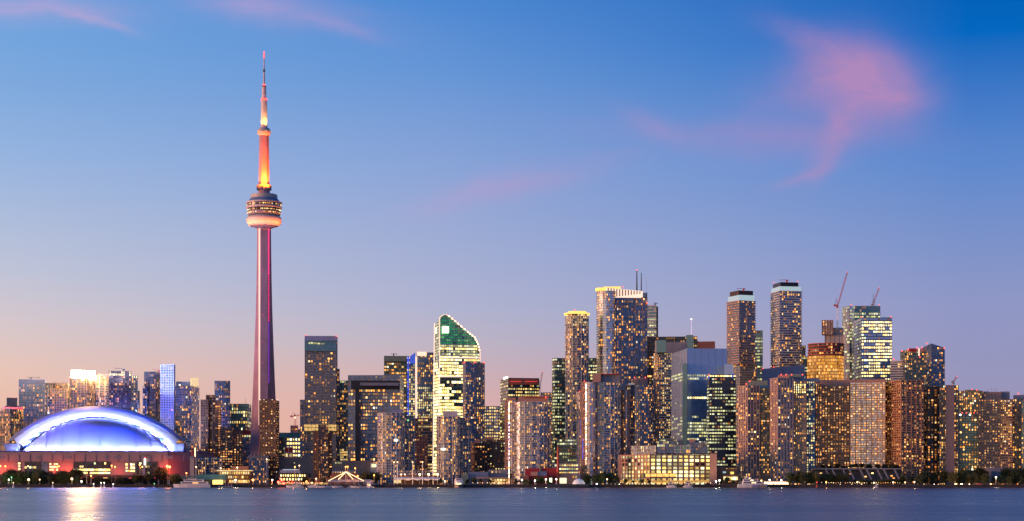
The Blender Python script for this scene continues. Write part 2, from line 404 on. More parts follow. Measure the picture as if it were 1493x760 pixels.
def facade(B, poly, z0, z1, sd, rng, Yf, zt=None):
    core = MB(); core.prism(poly, z0, z1, sd['core'], top=sd['top'], ztops=zt)
    core.build(sd['part'], B.root)
    bands = MB(); piers = MB()
    if sd['band'] or sd['lit'] or sd['zones'] or sd['pier']:
        fh = sd['fh'] * Yf / 2210; nf = max(1, int((z1 - z0) / fh)); fh = (z1 - z0) / nf
        if sd['band']:
            for k in range(nf + 1):
                zb = z0 + k * fh - (sd['bh'] if k == nf else sd['bh'] / 2 if k else 0)
                if zt and k == nf: continue
                bands.prism(offset(poly, sd['bp']), zb, zb + sd['bh'], sd['band'], bottom=True)
        n = len(poly); rowp = [min(1, max(.04, 1 + sd['row'] * rng.choice((-1.4, -1, -.3, .2, .5, .6)))) for _ in range(nf)]
        for i in range(n):
            a, b = Vector(poly[i]), Vector(poly[(i + 1) % n]); e = b - a; L = e.length
            if L < .8: continue
            e.normalize(); nn = Vector((e.y, -e.x)); mid = (a + b) / 2
            if nn.dot(mid.normalized()) > .12: continue
            nb = max(1, round(L / (sd['bw'] * Yf / 2210))); bw = L / nb
            rot = math.atan2(e.y, e.x)
            if sd['pier']:
                for k in range(0, nb + 1, sd['pbays']):
                    c = a + e * (k * bw) + nn * (sd['pp'] / 2 - .1)
                    ztop = z1 if not zt else zt[i] + (zt[(i + 1) % n] - zt[i]) * k / nb
                    piers.box(c.x, c.y, z0, ztop + .3, sd['pw'], sd['pp'] + .2, sd['pier'], rot)
            if sd['lit'] <= 0 and not sd['zones']: continue
            dimp = sd['dim'] if sd['lit'] > 0 else 0
            ww = (bw - (sd['pw'] if sd['pier'] else .15)) * sd['wf']; wh = fh - (sd['bh'] if sd['band'] else .4) - .25
            for fl in range(sd['base'], nf):
                zc = z0 + (fl + .5) * fh; run = None
                for k in range(nb):
                    c = a + e * ((k + .5) * bw) + nn * .06
                    p = min(.97, sd['lit'] * (1.5 if sd['lit'] < .4 else 1.08)) * rowp[fl]; mat = sd['mat']
                    px = 746.5 + c.x / c.y * F; py = HOR - (zc - H) / c.y * F
                    for q in sd['zones']:
                        if q[0] <= px <= q[1] and q[2] <= py <= q[3]:
                            p = q[4]; mat = q[5] if len(q) > 5 else mat
                    if zt:
                        tt = (k + .5) / nb; ztop = zt[i] + (zt[(i + 1) % n] - zt[i]) * tt
                        if zc + wh / 2 > ztop: continue
                    if run is not None and rng.random() < (.6 if sd['row'] else .3): on = run
                    else: on = rng.random() < p
                    if 0 < p < 1: run = on
                    if on and p > 0:
                        w = (c.x, c.y, zc, rot, ww * rng.choice(sd['wr']), wh * sd['hf'], mat)
                        seen = not any(o[0] - 1 <= px <= o[1] + 1 and py >= o[2] and o[3] < c.y - 2 for o in OCC) and nn.dot(mid.normalized()) < -.12
                        (B.cand if seen and py < 706 else B.rest).append(w)
                    elif dimp and rng.random() < dimp:
                        B.dim.append((c.x, c.y, zc, rot, ww * rng.choice((.9, .7, .5)), wh * .85, 'lit_glow'))
    if bands.f: bands.build('floor_band' if sd['bp'] < .5 else 'balcony_slab', B.root)
    if piers.f: piers.build('pier', B.root)
def finish(B, rng):
    rng.shuffle(B.cand); B.cand.sort(key=lambda w: -round(w[4] * w[5] / 3))
    for w in B.cand[:B.cap]:
        o = bpy.data.objects.new('window', unit_quad(w[6])); COL.objects.link(o); o.parent = B.root
        l = B.root.location
        o.location = (w[0] - l[0], w[1] - l[1], w[2] - l[2]); o.rotation_euler = (0, 0, w[3]); o.scale = (w[4], 1, w[5])
    r = B.cand[B.cap:] + B.rest + B.dim
    if r:
        mb = MB()
        for x, y, z, rot, ww, wh, mat in r:
            c, s = math.cos(rot) * ww / 2, math.sin(rot) * ww / 2
            mb.face([(x - c, y - s, z - wh/2), (x + c, y + s, z - wh/2), (x + c, y + s, z + wh/2), (x - c, y - s, z + wh/2)], mat)
        kind(mb.build('lit_windows', B.root), 'stuff')
SPECS = []
def V(x0, x1, ytop, Y, style='condo', xs=None, th=30, depth=28, shape='rect', ybot=None, ytr=None, tops=None, **over):
    return dict(x0=x0, x1=x1, ytop=ytop, Y=Y, style=style, xs=xs, th=th, depth=depth, shape=shape, ybot=ybot, tops=tops, over=over)
def bld(name, label, cat, vols, extras=(), cap=40, group=None):
    SPECS.append((name, label, cat, vols, extras, cap, group))
    for v in vols:
        if not v.get('noocc'): OCC.append((v['x0'], v['x1'], v['ytop'], v['Y'] + (8 if v['shape'] == 'round' else 0)))
def vol_poly(v):
    if v['shape'] == 'round': return rounded(v['x0'], v['x1'], v['Y'], v['depth'])
    if v['xs'] is not None: return rect_corner(v['x0'], v['xs'], v['x1'], v['Y'], v['th'])
    return rect_face(v['x0'], v['x1'], v['Y'], v['depth'])
def run_specs():
    for idx, (name, label, cat, vols, extras, cap, group) in enumerate(SPECS):
        rng = random.Random(idx * 13 + 5)
        v0 = vols[0]; Y0 = v0['Y']
        root = thing(name, label, cat, (X((v0['x0'] + v0['x1']) / 2, Y0), Y0 + 8, G), group)
        B = Bld(root, cap)
        for v in vols:
            sd = dict(STY[v['style']]); sd.update(v['over'])
            z0 = G if v['ybot'] is None else Z(v['ybot'], v['Y']); z1 = Z(v['ytop'], v['Y'])
            zt = [Z(t, v['Y']) for t in v['tops']] if v['tops'] else None
            facade(B, vol_poly(v), z0, z1, sd, rng, v['Y'], zt)
        for ex in extras: ex(root)
        finish(B, rng)
# extras: pieces fixed to a building
def beacon(x, y, Y, r=.75, mat='e_red', name='beacon'):
    def f(root):
        mb = MB(); mb.ball((X(x, Y), Y - .5, Z(y, Y)), r, mat); mb.build(name, root)
    return f
def xbox(name, x0, x1, y0, y1, Y, mat, d=10, front=0.0):
    def f(root):
        mb = MB(); a, b = X(x0, Y - front), X(x1, Y - front); mb.box((a + b) / 2, Y - front + d / 2, Z(y1, Y - front), Z(y0, Y - front), b - a, d, mat); mb.build(name, root)
    return f
def mast(x, y0, y1, Y, r=.5, mat='steel', name='mast', tip=None):
    def f(root):
        mb = MB(); mb.tube((X(x, Y), Y, Z(y1, Y)), (X(x, Y), Y, Z(y0, Y)), r, r * .6, mat, 6)
        if tip: mb.ball((X(x, Y), Y, Z(y0, Y)), .8, tip)
        mb.build(name, root)
    return f
def roofcrane(x0, x1, xm, y, Y, tilt=0.0, mat='dark'):
    def f(root):
        mb = MB(); z = Z(y, Y)
        mb.box(X(xm, Y), Y, z - 3, z + .4, 1.6, 1.6, mat)
        mb.tube((X(x0, Y), Y, z + .6 + tilt), (X(x1, Y), Y, z + .6), .38, .38, mat, 4)
        mb.box(X(x1, Y), Y, z - .4, z + .4, 2, 1.2, mat)
        mb.build('maintenance_crane', root)
    return f

# ------------------------------------------------------------------ the towers, left to right
# left group behind the stadium
bld('apartment_tower', 'narrow tower at the left frame edge with a red glowing roof band', 'tower',
    [V(-14, 34, 596, 2420, 'condo_dk', lit=.3, xs=14, th=35, zones=[(-14, 13, 596, 700, .55, 'lit_orange')]),
     V(4, 33, 593.5, 2425, 'blank', ybot=597, core='e_redband', depth=12, part='red_roof_band')], cap=60)
bld('apartment_tower', 'small plain grey block peeping over the red banded tower at far left', 'tower',
    [V(10, 25, 580, 2700, 'blank', core='grey'), V(8, 27, 592, 2690, 'condo_dk', lit=.1)],
    [beacon(20, 579.5, 2700, .6)], cap=10)
bld('office_tower', 'blue grey tower with a dark louvred crown and roof crane, left above the stadium', 'tower',
    [V(27.5, 66, 553.5, 2560, 'condo_blue', core='glass_mid', lit=.12, xs=65, th=6),
     V(29, 64, 554.5, 2555, 'blank', core='dark', ybot=560, depth=6, part='crown_band'),
     V(65, 73, 558.5, 2570, 'condo_dk', lit=.3)], [roofcrane(39, 57, 45, 551, 2560)], cap=60)
bld('apartment_tower', 'narrow dark tower squeezed between the dark crowned tower and the pinkish gridded one', 'tower',
    [V(69, 76, 568, 2500, 'condo_dk', lit=.35)], cap=30)
bld('apartment_tower', 'pinkish brown gridded tower directly left of the glaring bright crown', 'tower',
    [V(72, 101, 559, 2620, 'condo_dk', band='brown', pier='pinkish', pw=.9, bw=4, pbays=1, lit=.2), V(76, 97, 567.5, 2590, 'condo_pink', lit=.12, bw=3, pbays=1, depth=14)],
    [roofcrane(77, 96, 79, 558.5, 2620, 0, 'steel')], cap=50)
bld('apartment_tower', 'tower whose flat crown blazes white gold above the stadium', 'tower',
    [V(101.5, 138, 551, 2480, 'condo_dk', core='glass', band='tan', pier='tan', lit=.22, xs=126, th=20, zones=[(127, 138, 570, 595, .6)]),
     V(104, 138.5, 540.5, 2486, 'blank', core='e_sunspot', ybot=550, depth=18, part='glare_crown')], cap=70)
bld('apartment_tower', 'balconied tower just right of the blazing crown', 'tower',
    [V(137, 161, 548, 2540, 'condo', band='slab_pink', lit=.25, zones=[(140, 160, 550, 556, .8)]), V(143, 160, 545.5, 2538, 'blank', core='dark', ybot=548, part='roof_canopy')], cap=45)
bld('apartment_tower', 'dark brown tower with big lit penthouse windows and a roof crane', 'tower',
    [V(159.5, 190.5, 541, 2470, 'condo_dk', core='glass_brown', band='dark_brown', pier='dark_brown', lit=.14, zones=[(160, 190, 542, 549, .5, 'lit_hot')])],
    [roofcrane(166, 182, 180, 539, 2470, 1.5)], cap=60)
bld('apartment_tower', 'slender green grey tower with three bright top windows, right of the dark brown one', 'tower',
    [V(189, 200.5, 548, 2520, 'condo_dk', core='glass_green', lit=.14, zones=[(190, 200, 549, 553, 1, 'lit_hot')]), V(199, 203.5, 570, 2600, 'condo_dk', lit=.1)], cap=25)
bld('apartment_tower', 'near black tower with a roof crane, left neighbour of the pale blue slab', 'tower',
    [V(210.5, 236, 542, 2500, 'condo_dk', core='glass_dk', band='dark', pier='dark', lit=.2, xs=227, th=14), V(208.5, 214, 563, 2495, 'condo_dk', lit=.25, depth=12)],
    [roofcrane(222, 234, 232, 540.5, 2500, 1.5, 'redsteel')], cap=50)
bld('apartment_tower', 'pale blue slab tower with small square windows, tallest behind the stadium', 'tower',
    [V(234.5, 255, 531.5, 2440, 'condo_dk', core='glass_dk', band='bluepale', bh=1.5, pier='bluepale', pw=1.4, pp=.4, bw=3.2, pbays=1, lit=.12, xs=253, th=8)], cap=40)
bld('apartment_tower', 'grey stepped tower with a gold lit rooftop box, right of the pale blue slab', 'tower',
    [V(254, 290.5, 563, 2530, 'condo_dk', core='glass_mid', band='slab_grey', lit=.16, xs=279, th=12, pier=None), V(257, 278, 556.5, 2536, 'blank', core='grey', ybot=563, depth=14, part='penthouse'),
     V(277.5, 289.5, 551, 2525, 'blank', core='lit_gold', ybot=563, depth=14, part='rooftop_box')], [beacon(262, 561.5, 2532, .8, 'e_white', 'roof_lamp')], cap=60)
bld('apartment_tower', 'small brown tower with a column of lit bay windows, left of the teal block', 'tower',
    [V(293, 303, 583, 2300, 'brownprec', lit=.2), V(301, 314.5, 576, 2310, 'brownprec', lit=.2), V(313.5, 322, 584, 2290, 'brownprec', core='brown', lit=.05, pier=None, bw=4, zones=[(316, 320, 586, 680, 1)])], cap=70)
bld('apartment_tower', 'dark glass tower rising behind the brown bay window tower', 'tower',
    [V(313.5, 335, 555.5, 2420, 'condo_dk', core='glass_mid', band='dark', pier='dark', lit=.22, pbays=1), V(321, 335, 600, 2400, 'condo_dk', core='glass_dk', band='bluepale', bh=1.5, pier='bluepale', pw=1.2, bw=3, pbays=1, lit=.1, depth=14)], cap=45)
bld('office_tower', 'teal glass office block with a red band, left of the great concrete tower', 'office block',
    [V(334, 366, 589, 2480, 'office_bl', core='glass_teal', bh=.8, band='dark', lit=.12, xs=361, th=6, zones=[(334, 366, 600, 603, 1), (334, 350, 613, 618, .6), (352, 366, 616, 621, .8)], ybot=628),
     V(333, 367, 628, 2478, 'blank', core='red', ybot=633.5, part='red_band', depth=30), V(334, 366, 633.5, 2482, 'office_bl', core='glass_mid', lit=.15)],
    [mast(358, 580, 589, 2480, .25)], cap=50)
bld('apartment_block', 'stepped brown mid rise with strips of orange lit rows, left of the concrete tower', 'apartment block',
    [V(321, 339, 624, 2240, 'brownprec', pier=None, lit=.3, row=.4, bh=1.3, zones=[(321, 350, 660, 690, .75)]), V(337, 352.5, 629, 2250, 'brownprec', lit=.25, zones=[(321, 353, 662, 690, .7)])], cap=60)
bld('apartment_block', 'low dark blue glass block with stacked balconies beside the concrete pylon', 'apartment block',
    [V(287, 322, 667, 2060, 'condo_blue', core='bluepanel', band='bluepanel', bh=.5, lit=.12, zones=[(300, 313, 668, 673, .6)]), V(286, 299, 669, 2052, 'condo', core='glass_dk', lit=.1, depth=10),
     V(312, 323, 669, 2052, 'condo', core='glass_dk', lit=.1, depth=10)], cap=20)
bld('apartment_block', 'low dark block with roof posts in front of the concrete tower foot', 'apartment block',
    [V(363.5, 391, 668, 2050, 'condo_dk', core='bluepanel', band='grey', lit=.22, bh=.4), V(362, 392, 664.5, 2054, 'blank', core='grey', ybot=668, part='roof_storey')],
    [mast(x, 661.5, 665, 2052, .3, 'steel', 'roof_post') for x in (366, 371, 376, 381, 386)], cap=25)
bld('apartment_tower', 'tall brown tower with a lit window column, standing right against the concrete tower', 'tower',
    [V(378.5, 407, 584, 2080, 'brownprec', core='glass_brown', lit=.17, mat='lit', xs=402, th=10, pbays=2, zones=[(402, 407, 590, 680, .85, 'lit_orange')]), V(380, 400, 581.5, 2090, 'blank', core='brown', ybot=584, depth=14, part='penthouse')],
    [beacon(x, 583, 2078, .6, 'e_strip', 'roof_lamp') for x in (380, 385, 397, 405)], cap=70)
# between the tower and the green lit one
bld('office_block', 'low teal roofed block with bright window rows, right of the tower', 'office block',
    [V(404, 446, 631, 2450, 'blank', core='tealroof', ybot=638, part='roof_storey'), V(404, 420, 638, 2450, 'office', lit=.1), V(418, 446, 638, 2446, 'office', core='glass_dk', band='pale', bh=1.5, fh=4.6, bw=3.2, pier='pale', pw=.8, lit=.9, mat='lit_hot', row=.2)], cap=60)
bld('office_block', 'small pale framed block with red infill in front of the teal roofed office', 'office block',
    [V(415, 427, 652, 2400, 'office', core='red', band='pale', bh=1, fh=6, pier='pale', pw=1, bw=6, pbays=1, lit=.5)], cap=10)
bld('unfinished_building', 'stubby concrete frame under construction beneath a small crane', 'building',
    [V(424, 434, 620.5, 2800, 'brownprec', core='tan', lit=.3, pier='tan'), V(434, 446, 626, 2850, 'brownprec', core='tan', lit=.2)], cap=10)
bld('hotel_tower', 'tall dark tower with a gold lit mezzanine floor and two red corner lights', 'tower',
    [V(444.5, 492, 490, 2260, 'condo_dk', core='glass', band='grey', bh=.9, bp=.2, fh=3.3, pier='grey', pw=.5, pbays=3, bw=3.4, lit=.22, xs=489.5, th=5,
       zones=[(445, 492, 490, 500, 0), (445, 492, 505, 512, .0), (445, 493, 512, 640, .2), (445, 493, 640, 690, .12)]),
     V(444.3, 491, 490, 2254, 'blank', core='bluepale', ybot=497, depth=5, part='roof_fascia'),
     V(444.2, 490, 497, 2256, 'blank', core='glass_teal', ybot=512, depth=5, part='sign_storey'),
     V(443.7, 490.5, 618.5, 2252, 'blank', core='lit_gold', ybot=629, depth=5, part='mezzanine', fh=4.4, bw=2.4, band='brown', bh=.6, bp=.2, pier='brown', pw=.4, pp=.3, pbays=2),
     V(491, 494.5, 538, 2270, 'condo_dk', lit=.15), V(438, 446, 583, 2290, 'condo_dk', core='glass_mid', lit=.2)],
    [beacon(446, 489.5, 2254, .9), beacon(490.5, 490, 2254, .9),
     xbox('sign', 450, 452, 499.3, 501.6, 2254, 'lit_green', .3), xbox('sign', 453, 456, 498.8, 501.6, 2254, 'lit_green', .3), xbox('sign', 457, 462, 499.3, 501.8, 2254, 'lit_green', .3), xbox('sign', 463, 466, 500, 502, 2254, 'lit_green', .3), xbox('sign', 467, 473, 500.3, 502.3, 2254, 'lit_green', .3)] , cap=100)
bld('apartment_tower', 'narrow greenish tower between the tall hotel and the wide blue grey office block', 'tower',
    [V(493, 510, 555, 2330, 'condo_dk', core='glass_green', lit=.28, mat='lit_green', zones=[(496, 508, 655, 672, .9, 'lit_gold'), (493, 510, 560, 650, .3, 'lit')], pier=None)], cap=45)
bld('office_tower', 'wide blue grey office block with a black louvred top storey', 'office tower',
    [V(507.5, 589, 547, 2180, 'office_bl', core='glass_mid', band='bluegrey', bh=1.3, bp=.1, lit=.35, row=.7, xs=583, th=6, fh=4.2, pbays=4, mat='lit',
       zones=[(507, 590, 547, 569, 0), (518, 524, 569, 690, .25), (528, 590, 570, 580, .85), (524, 590, 580, 596, .55), (524, 590, 596, 620, .35), (524, 590, 620, 650, .22), (524, 590, 650, 690, .35)]),
     V(512, 583, 555, 2172, 'blank', core='black', ybot=567, depth=8, part='louvre_band'),
     V(518, 524.5, 567, 2173, 'blank', core='black', ybot=672, depth=7, part='dark_strip', base=0, noocc=True),
     V(525, 582, 558, 2166, 'blank', core='grey', ybot=562.5, depth=7, part='roof_screen')], cap=100)
bld('apartment_tower', 'foreground brown slab tower with a darker taller core and orange lights', 'tower',
    [V(457.5, 467, 628, 1990, 'brownprec', core='brown', lit=.1, pbays=2), V(464.5, 478, 619.5, 1985, 'condo_dk', core='glass_dk', band='brown', pier='dark_brown', lit=.22, mat='lit_orange', bh=.6), V(476.5, 484, 628, 1995, 'brownprec', core='brown', lit=.15, pier=None, zones=[(480, 484, 630, 665, .8, 'lit_orange')])], cap=60)
bld('convention_hall', 'long windowless grey hall with faint yellow lettering', 'hall',
    [V(408, 470, 668, 2110, 'blank', core='tan', depth=60), V(470, 542, 672, 2112, 'blank', core='tan', depth=60), V(540, 548, 675, 2114, 'blank', core='pale')],
    [xbox('sign', a, b, 674.3, 675.9, 2109, 'lit_green', .3) for a, b in ((419.5, 421.5), (422, 424), (424.6, 427), (427.4, 430), (489, 490.2), (492, 494), (494.5, 496.5), (497, 498.2))] +
    [xbox('window', 542 + i * 2.4, 543.6 + i * 2.4, 677, 681, 2112, 'lit_hot', .4) for i in range(3)], cap=10)
bld('office_tower', 'greenish office tower with warm lit floors behind the wide blue grey block', 'office tower',
    [V(560, 596, 519, 2520, 'office_gr', lit=.6, mat='lit', row=.4, zones=[(560, 596, 519, 527, 0)], tops=None), V(560, 592, 519, 2512, 'blank', core='greenmet', ybot=527, depth=6, part='plant_storey')],
    [roofcrane(570, 578, 574, 516.5, 2520)], cap=70)
bld('apartment_tower', 'slim tower topped with a bright blue fin and a vertical blue light line', 'tower',
    [V(593, 605, 520, 2440, 'condo_blue', core='glass_mid', lit=.45, mat='lit_office'),
     V(597.5, 605.5, 523, 2432, 'blank', core='e_bluesign', ybot=530, depth=6, part='blue_crown', tops=[520, 514, 514, 520], noocc=True)],
    [xbox('light_line', 594, 596, 520, 528, 2436, 'e_blue', .8)] + [xbox('light_line', 594.2, 595.8, 529 + k * 6, 533.4 + k * 6, 2436, 'e_blue', .8) for k in range(13)], cap=25)
bld('apartment_tower', 'grey glass tower edged with a tall white lit fin, left of the green lit tower', 'tower',
    [V(607.5, 633, 514, 2470, 'condo_blue', core='glass_mid', band='slab_grey', lit=.22, pier=None, zones=[(608, 633, 536, 541, .7), (608, 633, 565, 620, .6, 'lit_office'), (608, 633, 610, 690, .75, 'lit_gold')]),
     V(608, 622, 513, 2464, 'blank', core='e_strip', ybot=519, depth=6, part='crown_panel'), V(604.5, 608.2, 520, 2462, 'blank', core='e_strip', ybot=611, depth=8, part='lit_fin')], cap=70)
bld('office_tower', 'tall green lit tower with a curved sloping roofline edged in white lights', 'office tower',
    [V(631.5, 700, 527, 2350, 'office', core='glass_green', band='mullion', bh=.5, lit=.9, mat='lit_hot', row=.25, wr=(1, 1, .95), hf=.85, xs=641, th=14, zones=[(641, 673, 550, 564, .35), (655, 668, 564, 590, .2)]),
     ], cap=100)
bld('apartment_tower', 'blue grey twin slab tower with red roof lights, right of the green lit tower', 'tower',
    [V(675, 694, 528.5, 2260, 'condo_blue', core='glass_mid', band='bluepale', lit=.25, bh=.6, xs=679, th=20, zones=[(675, 694, 528, 545, 0)]), V(692, 706.5, 529, 2266, 'condo_blue', core='glass', lit=.3, mat='lit', zones=[(692, 707, 529, 550, 0)], band='bluegrey')],
    [beacon(677, 528.5, 2260, 1), beacon(692.5, 528.5, 2260, 1), beacon(705.5, 529, 2260, 1)], cap=80)
bld('apartment_block', 'orange brown brick tower stepping down between the two foreground condos', 'apartment block',
    [V(602.5, 609, 610, 2200, 'brick', lit=.1), V(604, 623, 636, 2160, 'brick', lit=.14)], cap=30)
bld('office_block', 'golden lit office slab glimpsed between the green lit tower and the brick one', 'office block',
    [V(610, 634, 606, 2420, 'office', core='glass_dk', lit=.95, mat='lit_gold', band='tan', bh=1.3)], cap=25)
bld('condo_tower', 'foreground condo with grey balcony grid and a central lit stair strip, left of two lookalikes', 'condo tower',
    [V(551, 590, 602, 1960, 'condo', core='glass_mid', shape='round', depth=34, lit=.2, zones=[(572, 577, 606, 690, .85), (560, 563, 605, 625, .9)], fh=3.2), V(583, 604.5, 606, 1985, 'condo', core='glass', lit=.15, xs=587, th=12, fh=3.2),
     V(571, 588, 597.5, 1968, 'blank', core='bluepale', ybot=603, depth=14, part='penthouse')], [beacon(595, 613, 1960, .8, 'e_green', 'roof_lamp'), xbox('sign', 575, 580, 641, 643, 1958, 'e_white', .6)], cap=100)
bld('condo_tower', 'foreground condo with grey balcony grid standing before the green lit tower', 'condo tower',
    [V(637, 670, 607, 1965, 'condo', core='glass_mid', shape='round', depth=34, lit=.22, zones=[(660, 664, 608, 690, .9), (643, 646, 608, 640, .8)], fh=3.2), V(662, 686, 609, 1985, 'condo', core='glass', lit=.15, xs=666, th=12, fh=3.2),
     V(646, 667, 599.5, 1972, 'blank', core='pale', ybot=607, depth=14, part='penthouse')], [xbox('sign', 643, 649, 654, 656, 1963, 'e_white', .6)], cap=100)
bld('office_block', 'gold glowing glass block right of the blue grey twin slab', 'office block',
    [V(706, 730, 592.5, 2500, 'office', core='glass_west', band='tan', bh=.9, lit=.6, mat='lit_gold', row=.5, pier='tan', pw=.8, pbays=2)], cap=45)
bld('apartment_block', 'low brown block with pale roof boxes left of the gold strip curved condo', 'apartment block',
    [V(686, 714, 646, 2030, 'brownprec', lit=.15, pier='brown', pw=1, xs=692, th=20), V(706, 737, 641, 2050, 'brownprec', core='glass_brown', lit=.15, mat='lit_office', zones=[(720, 735, 650, 680, .4)]),
     V(692, 700, 641, 2040, 'blank', core='pinkish', ybot=647, depth=10, part='roof_box'), V(707, 718, 637.5, 2056, 'blank', core='pinkish', ybot=642, depth=10, part='roof_box')], cap=50)
bld('office_tower', 'dark office tower with a dim red lit top floor and a white sign', 'office tower',
    [V(729.5, 786, 551, 2430, 'office', lit=.8, row=.4, xs=741, th=12, zones=[(730, 741, 551, 700, .3), (741, 786, 551, 562, 0)]),
     V(741, 785, 552, 2424, 'blank', core='brick', ybot=561, depth=5, part='top_storey')],
    [xbox('sign', 734, 735.6, 550.6, 553.2, 2428, 'e_white', .5), xbox('sign', 736.2, 738, 549.8, 552.6, 2428, 'e_white', .5), xbox('sign', 738.5, 740.5, 549, 551.8, 2428, 'e_white', .5),
     xbox('ceiling_light', 744, 760, 556, 557, 2422, 'e_redband', .5), xbox('ceiling_light', 765, 783, 556, 557, 2422, 'e_redband', .5)], cap=90)
bld('condo_tower', 'curved condo with an orange glass strip and red roof rim, above the red shed', 'condo tower',
    [V(748, 803, 586, 1960, 'condo', core='glass_mid', shape='round', depth=40, lit=.2, bp=.7, fh=2.9), V(737, 757, 584, 1972, 'condo_pink', core='glass_west', lit=.15, shape='round', depth=30, bp=.7, fh=2.9),
     V(755, 798, 578.5, 1972, 'blank', core='pinkish', ybot=587, depth=18, part='penthouse'), V(738, 752, 580, 1980, 'blank', core='pinkish', ybot=584, depth=14, part='roof_box'),
     V(762, 801, 578, 1970, 'blank', core='redsteel', ybot=579.5, depth=14, part='roof_rim')],
    [beacon(796, 579.5, 1968, .9), beacon(752, 589, 1968, .7)] + [xbox('light_line', 742, 743.3, 618 + k * 5, 622 + k * 5, 1972, 'e_blue', .5) for k in range(11)], cap=100)
bld('apartment_tower', 'small beige tower beside the red crane jib', 'tower',
    [V(789, 806, 572.5, 2500, 'brownprec', core='glass_west', band='pinkish', pier='pinkish', lit=.2)], cap=15)
bld('office_tower', 'dark green office tower left of the slim gold crowned tower', 'office tower',
    [V(805, 826, 522, 2380, 'office_gr', lit=.62, mat='lit_green', xs=809, th=20, zones=[(805, 826, 522, 530, .15)])], cap=90)
bld('condo_tower', 'slim curved tower with a flared gold crown', 'condo tower',
    [V(824.5, 858, 461, 2300, 'condo', core='glass', shape='round', depth=30, lit=.22, bp=.6, zones=[(824, 858, 461, 476, .5, 'lit_gold')]),
     V(822, 860, 455.5, 2297, 'blank', core='e_gold', ybot=457.5, shape='round', depth=34, part='gold_crown'), V(828, 855, 453.5, 2300, 'blank', core='e_gold', ybot=456, shape='round', depth=22, part='gold_cap'), V(829, 855, 457, 2302, 'condo', core='glass_brown', ybot=461, shape='round', depth=20, lit=.5, mat='lit_gold', part='top_drum')],
    [beacon(838, 452.5, 2300, .8)], cap=100)
bld('office_tower', 'dark tower top showing between the slim gold crowned tower and the big sloping crowned tower', 'tower',
    [V(857, 871, 522, 2450, 'office_gr', lit=.2, mat='lit_office', zones=[(858, 871, 540, 545, 1, 'lit_hot')])], cap=20)
bld('condo_tower', 'tallest broad blue tower with a sloping striped golden crown', 'condo tower',
    [V(882, 944, 434, 2330, 'condo_blue', core='glass_mid', band='bluegrey', lit=.17, bh=.35, pier='slab_pink', pw=.5, pp=.5, pbays=3, bw=3, xs=885, th=8, fh=3.1),
     V(870, 898, 424, 2322, 'condo', core='glass_west', shape='round', depth=34, lit=.18, bp=.7, fh=3.1, band='slab_pink', pier=None),
     V(883, 937, 421, 2332, 'blank', core='e_strip', ybot=434, depth=12, part='crown', tops=[419, 425, 425, 419]),
     V(868, 884, 419.5, 2320, 'blank', core='e_gold', ybot=422.5, shape='round', depth=26, part='gold_brim'), V(880, 905, 418, 2328, 'blank', core='e_gold', ybot=419.6, depth=14, part='gold_brim'),
     V(935, 943.5, 427, 2334, 'condo_blue', core='glass_mid', ybot=434, lit=0)],
    [xbox('crown_rib', 886 + k * 4.2, 887.6 + k * 4.2, 419.5 + k * .5, 434 - k * .5, 2331, 'tan', 1, .8) for k in range(12)] + [beacon(908, 418, 2328, .8), beacon(943.5, 442, 2328, 1), mast(928.5, 394, 424, 2345, 1.0, 'dark', 'roof_mast', 'e_red'), mast(935, 398, 426, 2345, .8, 'dark', 'roof_mast'), mast(943, 403, 430, 2345, .2, 'steel', 'whip_antenna')], cap=100)
bld('office_tower', 'pale tower with stacked lit floors just right of the tallest broad blue tower', 'office tower',
    [V(943, 957, 445, 2600, 'office', core='glass_teal', band='pale', bh=1.6, lit=.75, mat='lit_green', zones=[(943, 957, 445, 452, 0)]), V(956.5, 959.5, 447, 2602, 'blank', core='black')],
    [roofcrane(953, 958, 955, 442.5, 2600)], cap=40)
bld('office_tower', 'broad black tower with a thin flat roof edge behind the pale finned blocks', 'office tower',
    [V(943, 1016, 491, 2560, 'office', core='glass_dk', band='black', pier='black', lit=.4, mat='lit', zones=[(943, 975, 491, 505, 0), (943, 1016, 505, 520, .4)]), V(1000, 1018, 497, 2558, 'blank', core='dark')], cap=40)
bld('office_tower', 'pale ribbed tower with a sea green shaft, left of the big blue glass box', 'office tower',
    [V(953.5, 980, 514, 2300, 'condo', core='glass_green', band='pale', bh=.9, bp=.5, lit=.4, mat='lit', xs=960, th=18, zones=[(966, 980, 515, 660, .45, 'lit_gold')], pier=None),
     V(957, 971, 496, 2290, 'blank', core='glass_teal', ybot=514, depth=14, part='lift_shaft'), V(971, 1002, 499, 2320, 'blank', core='grey', depth=16, part='plant_block'), V(955, 958, 497, 2296, 'blank', core='pale', ybot=514, depth=10, part='corner_wall')], cap=60)
bld('office_tower', 'sea green shaft crowned by a lit mast behind the big blue glass box', 'tower',
    [V(1000.5, 1011, 488.5, 2420, 'blank', core='glass_teal')], [mast(1008, 465.5, 488, 2420, .55, 'e_pinkwhite', 'mast', 'e_white')], cap=5)
bld('office_block', 'small reddish brown roof box behind the big blue glass box', 'building',
    [V(1017, 1042.5, 498, 2500, 'blank', core='brick'), V(1010, 1019, 502, 2510, 'office', lit=.7)], cap=6)
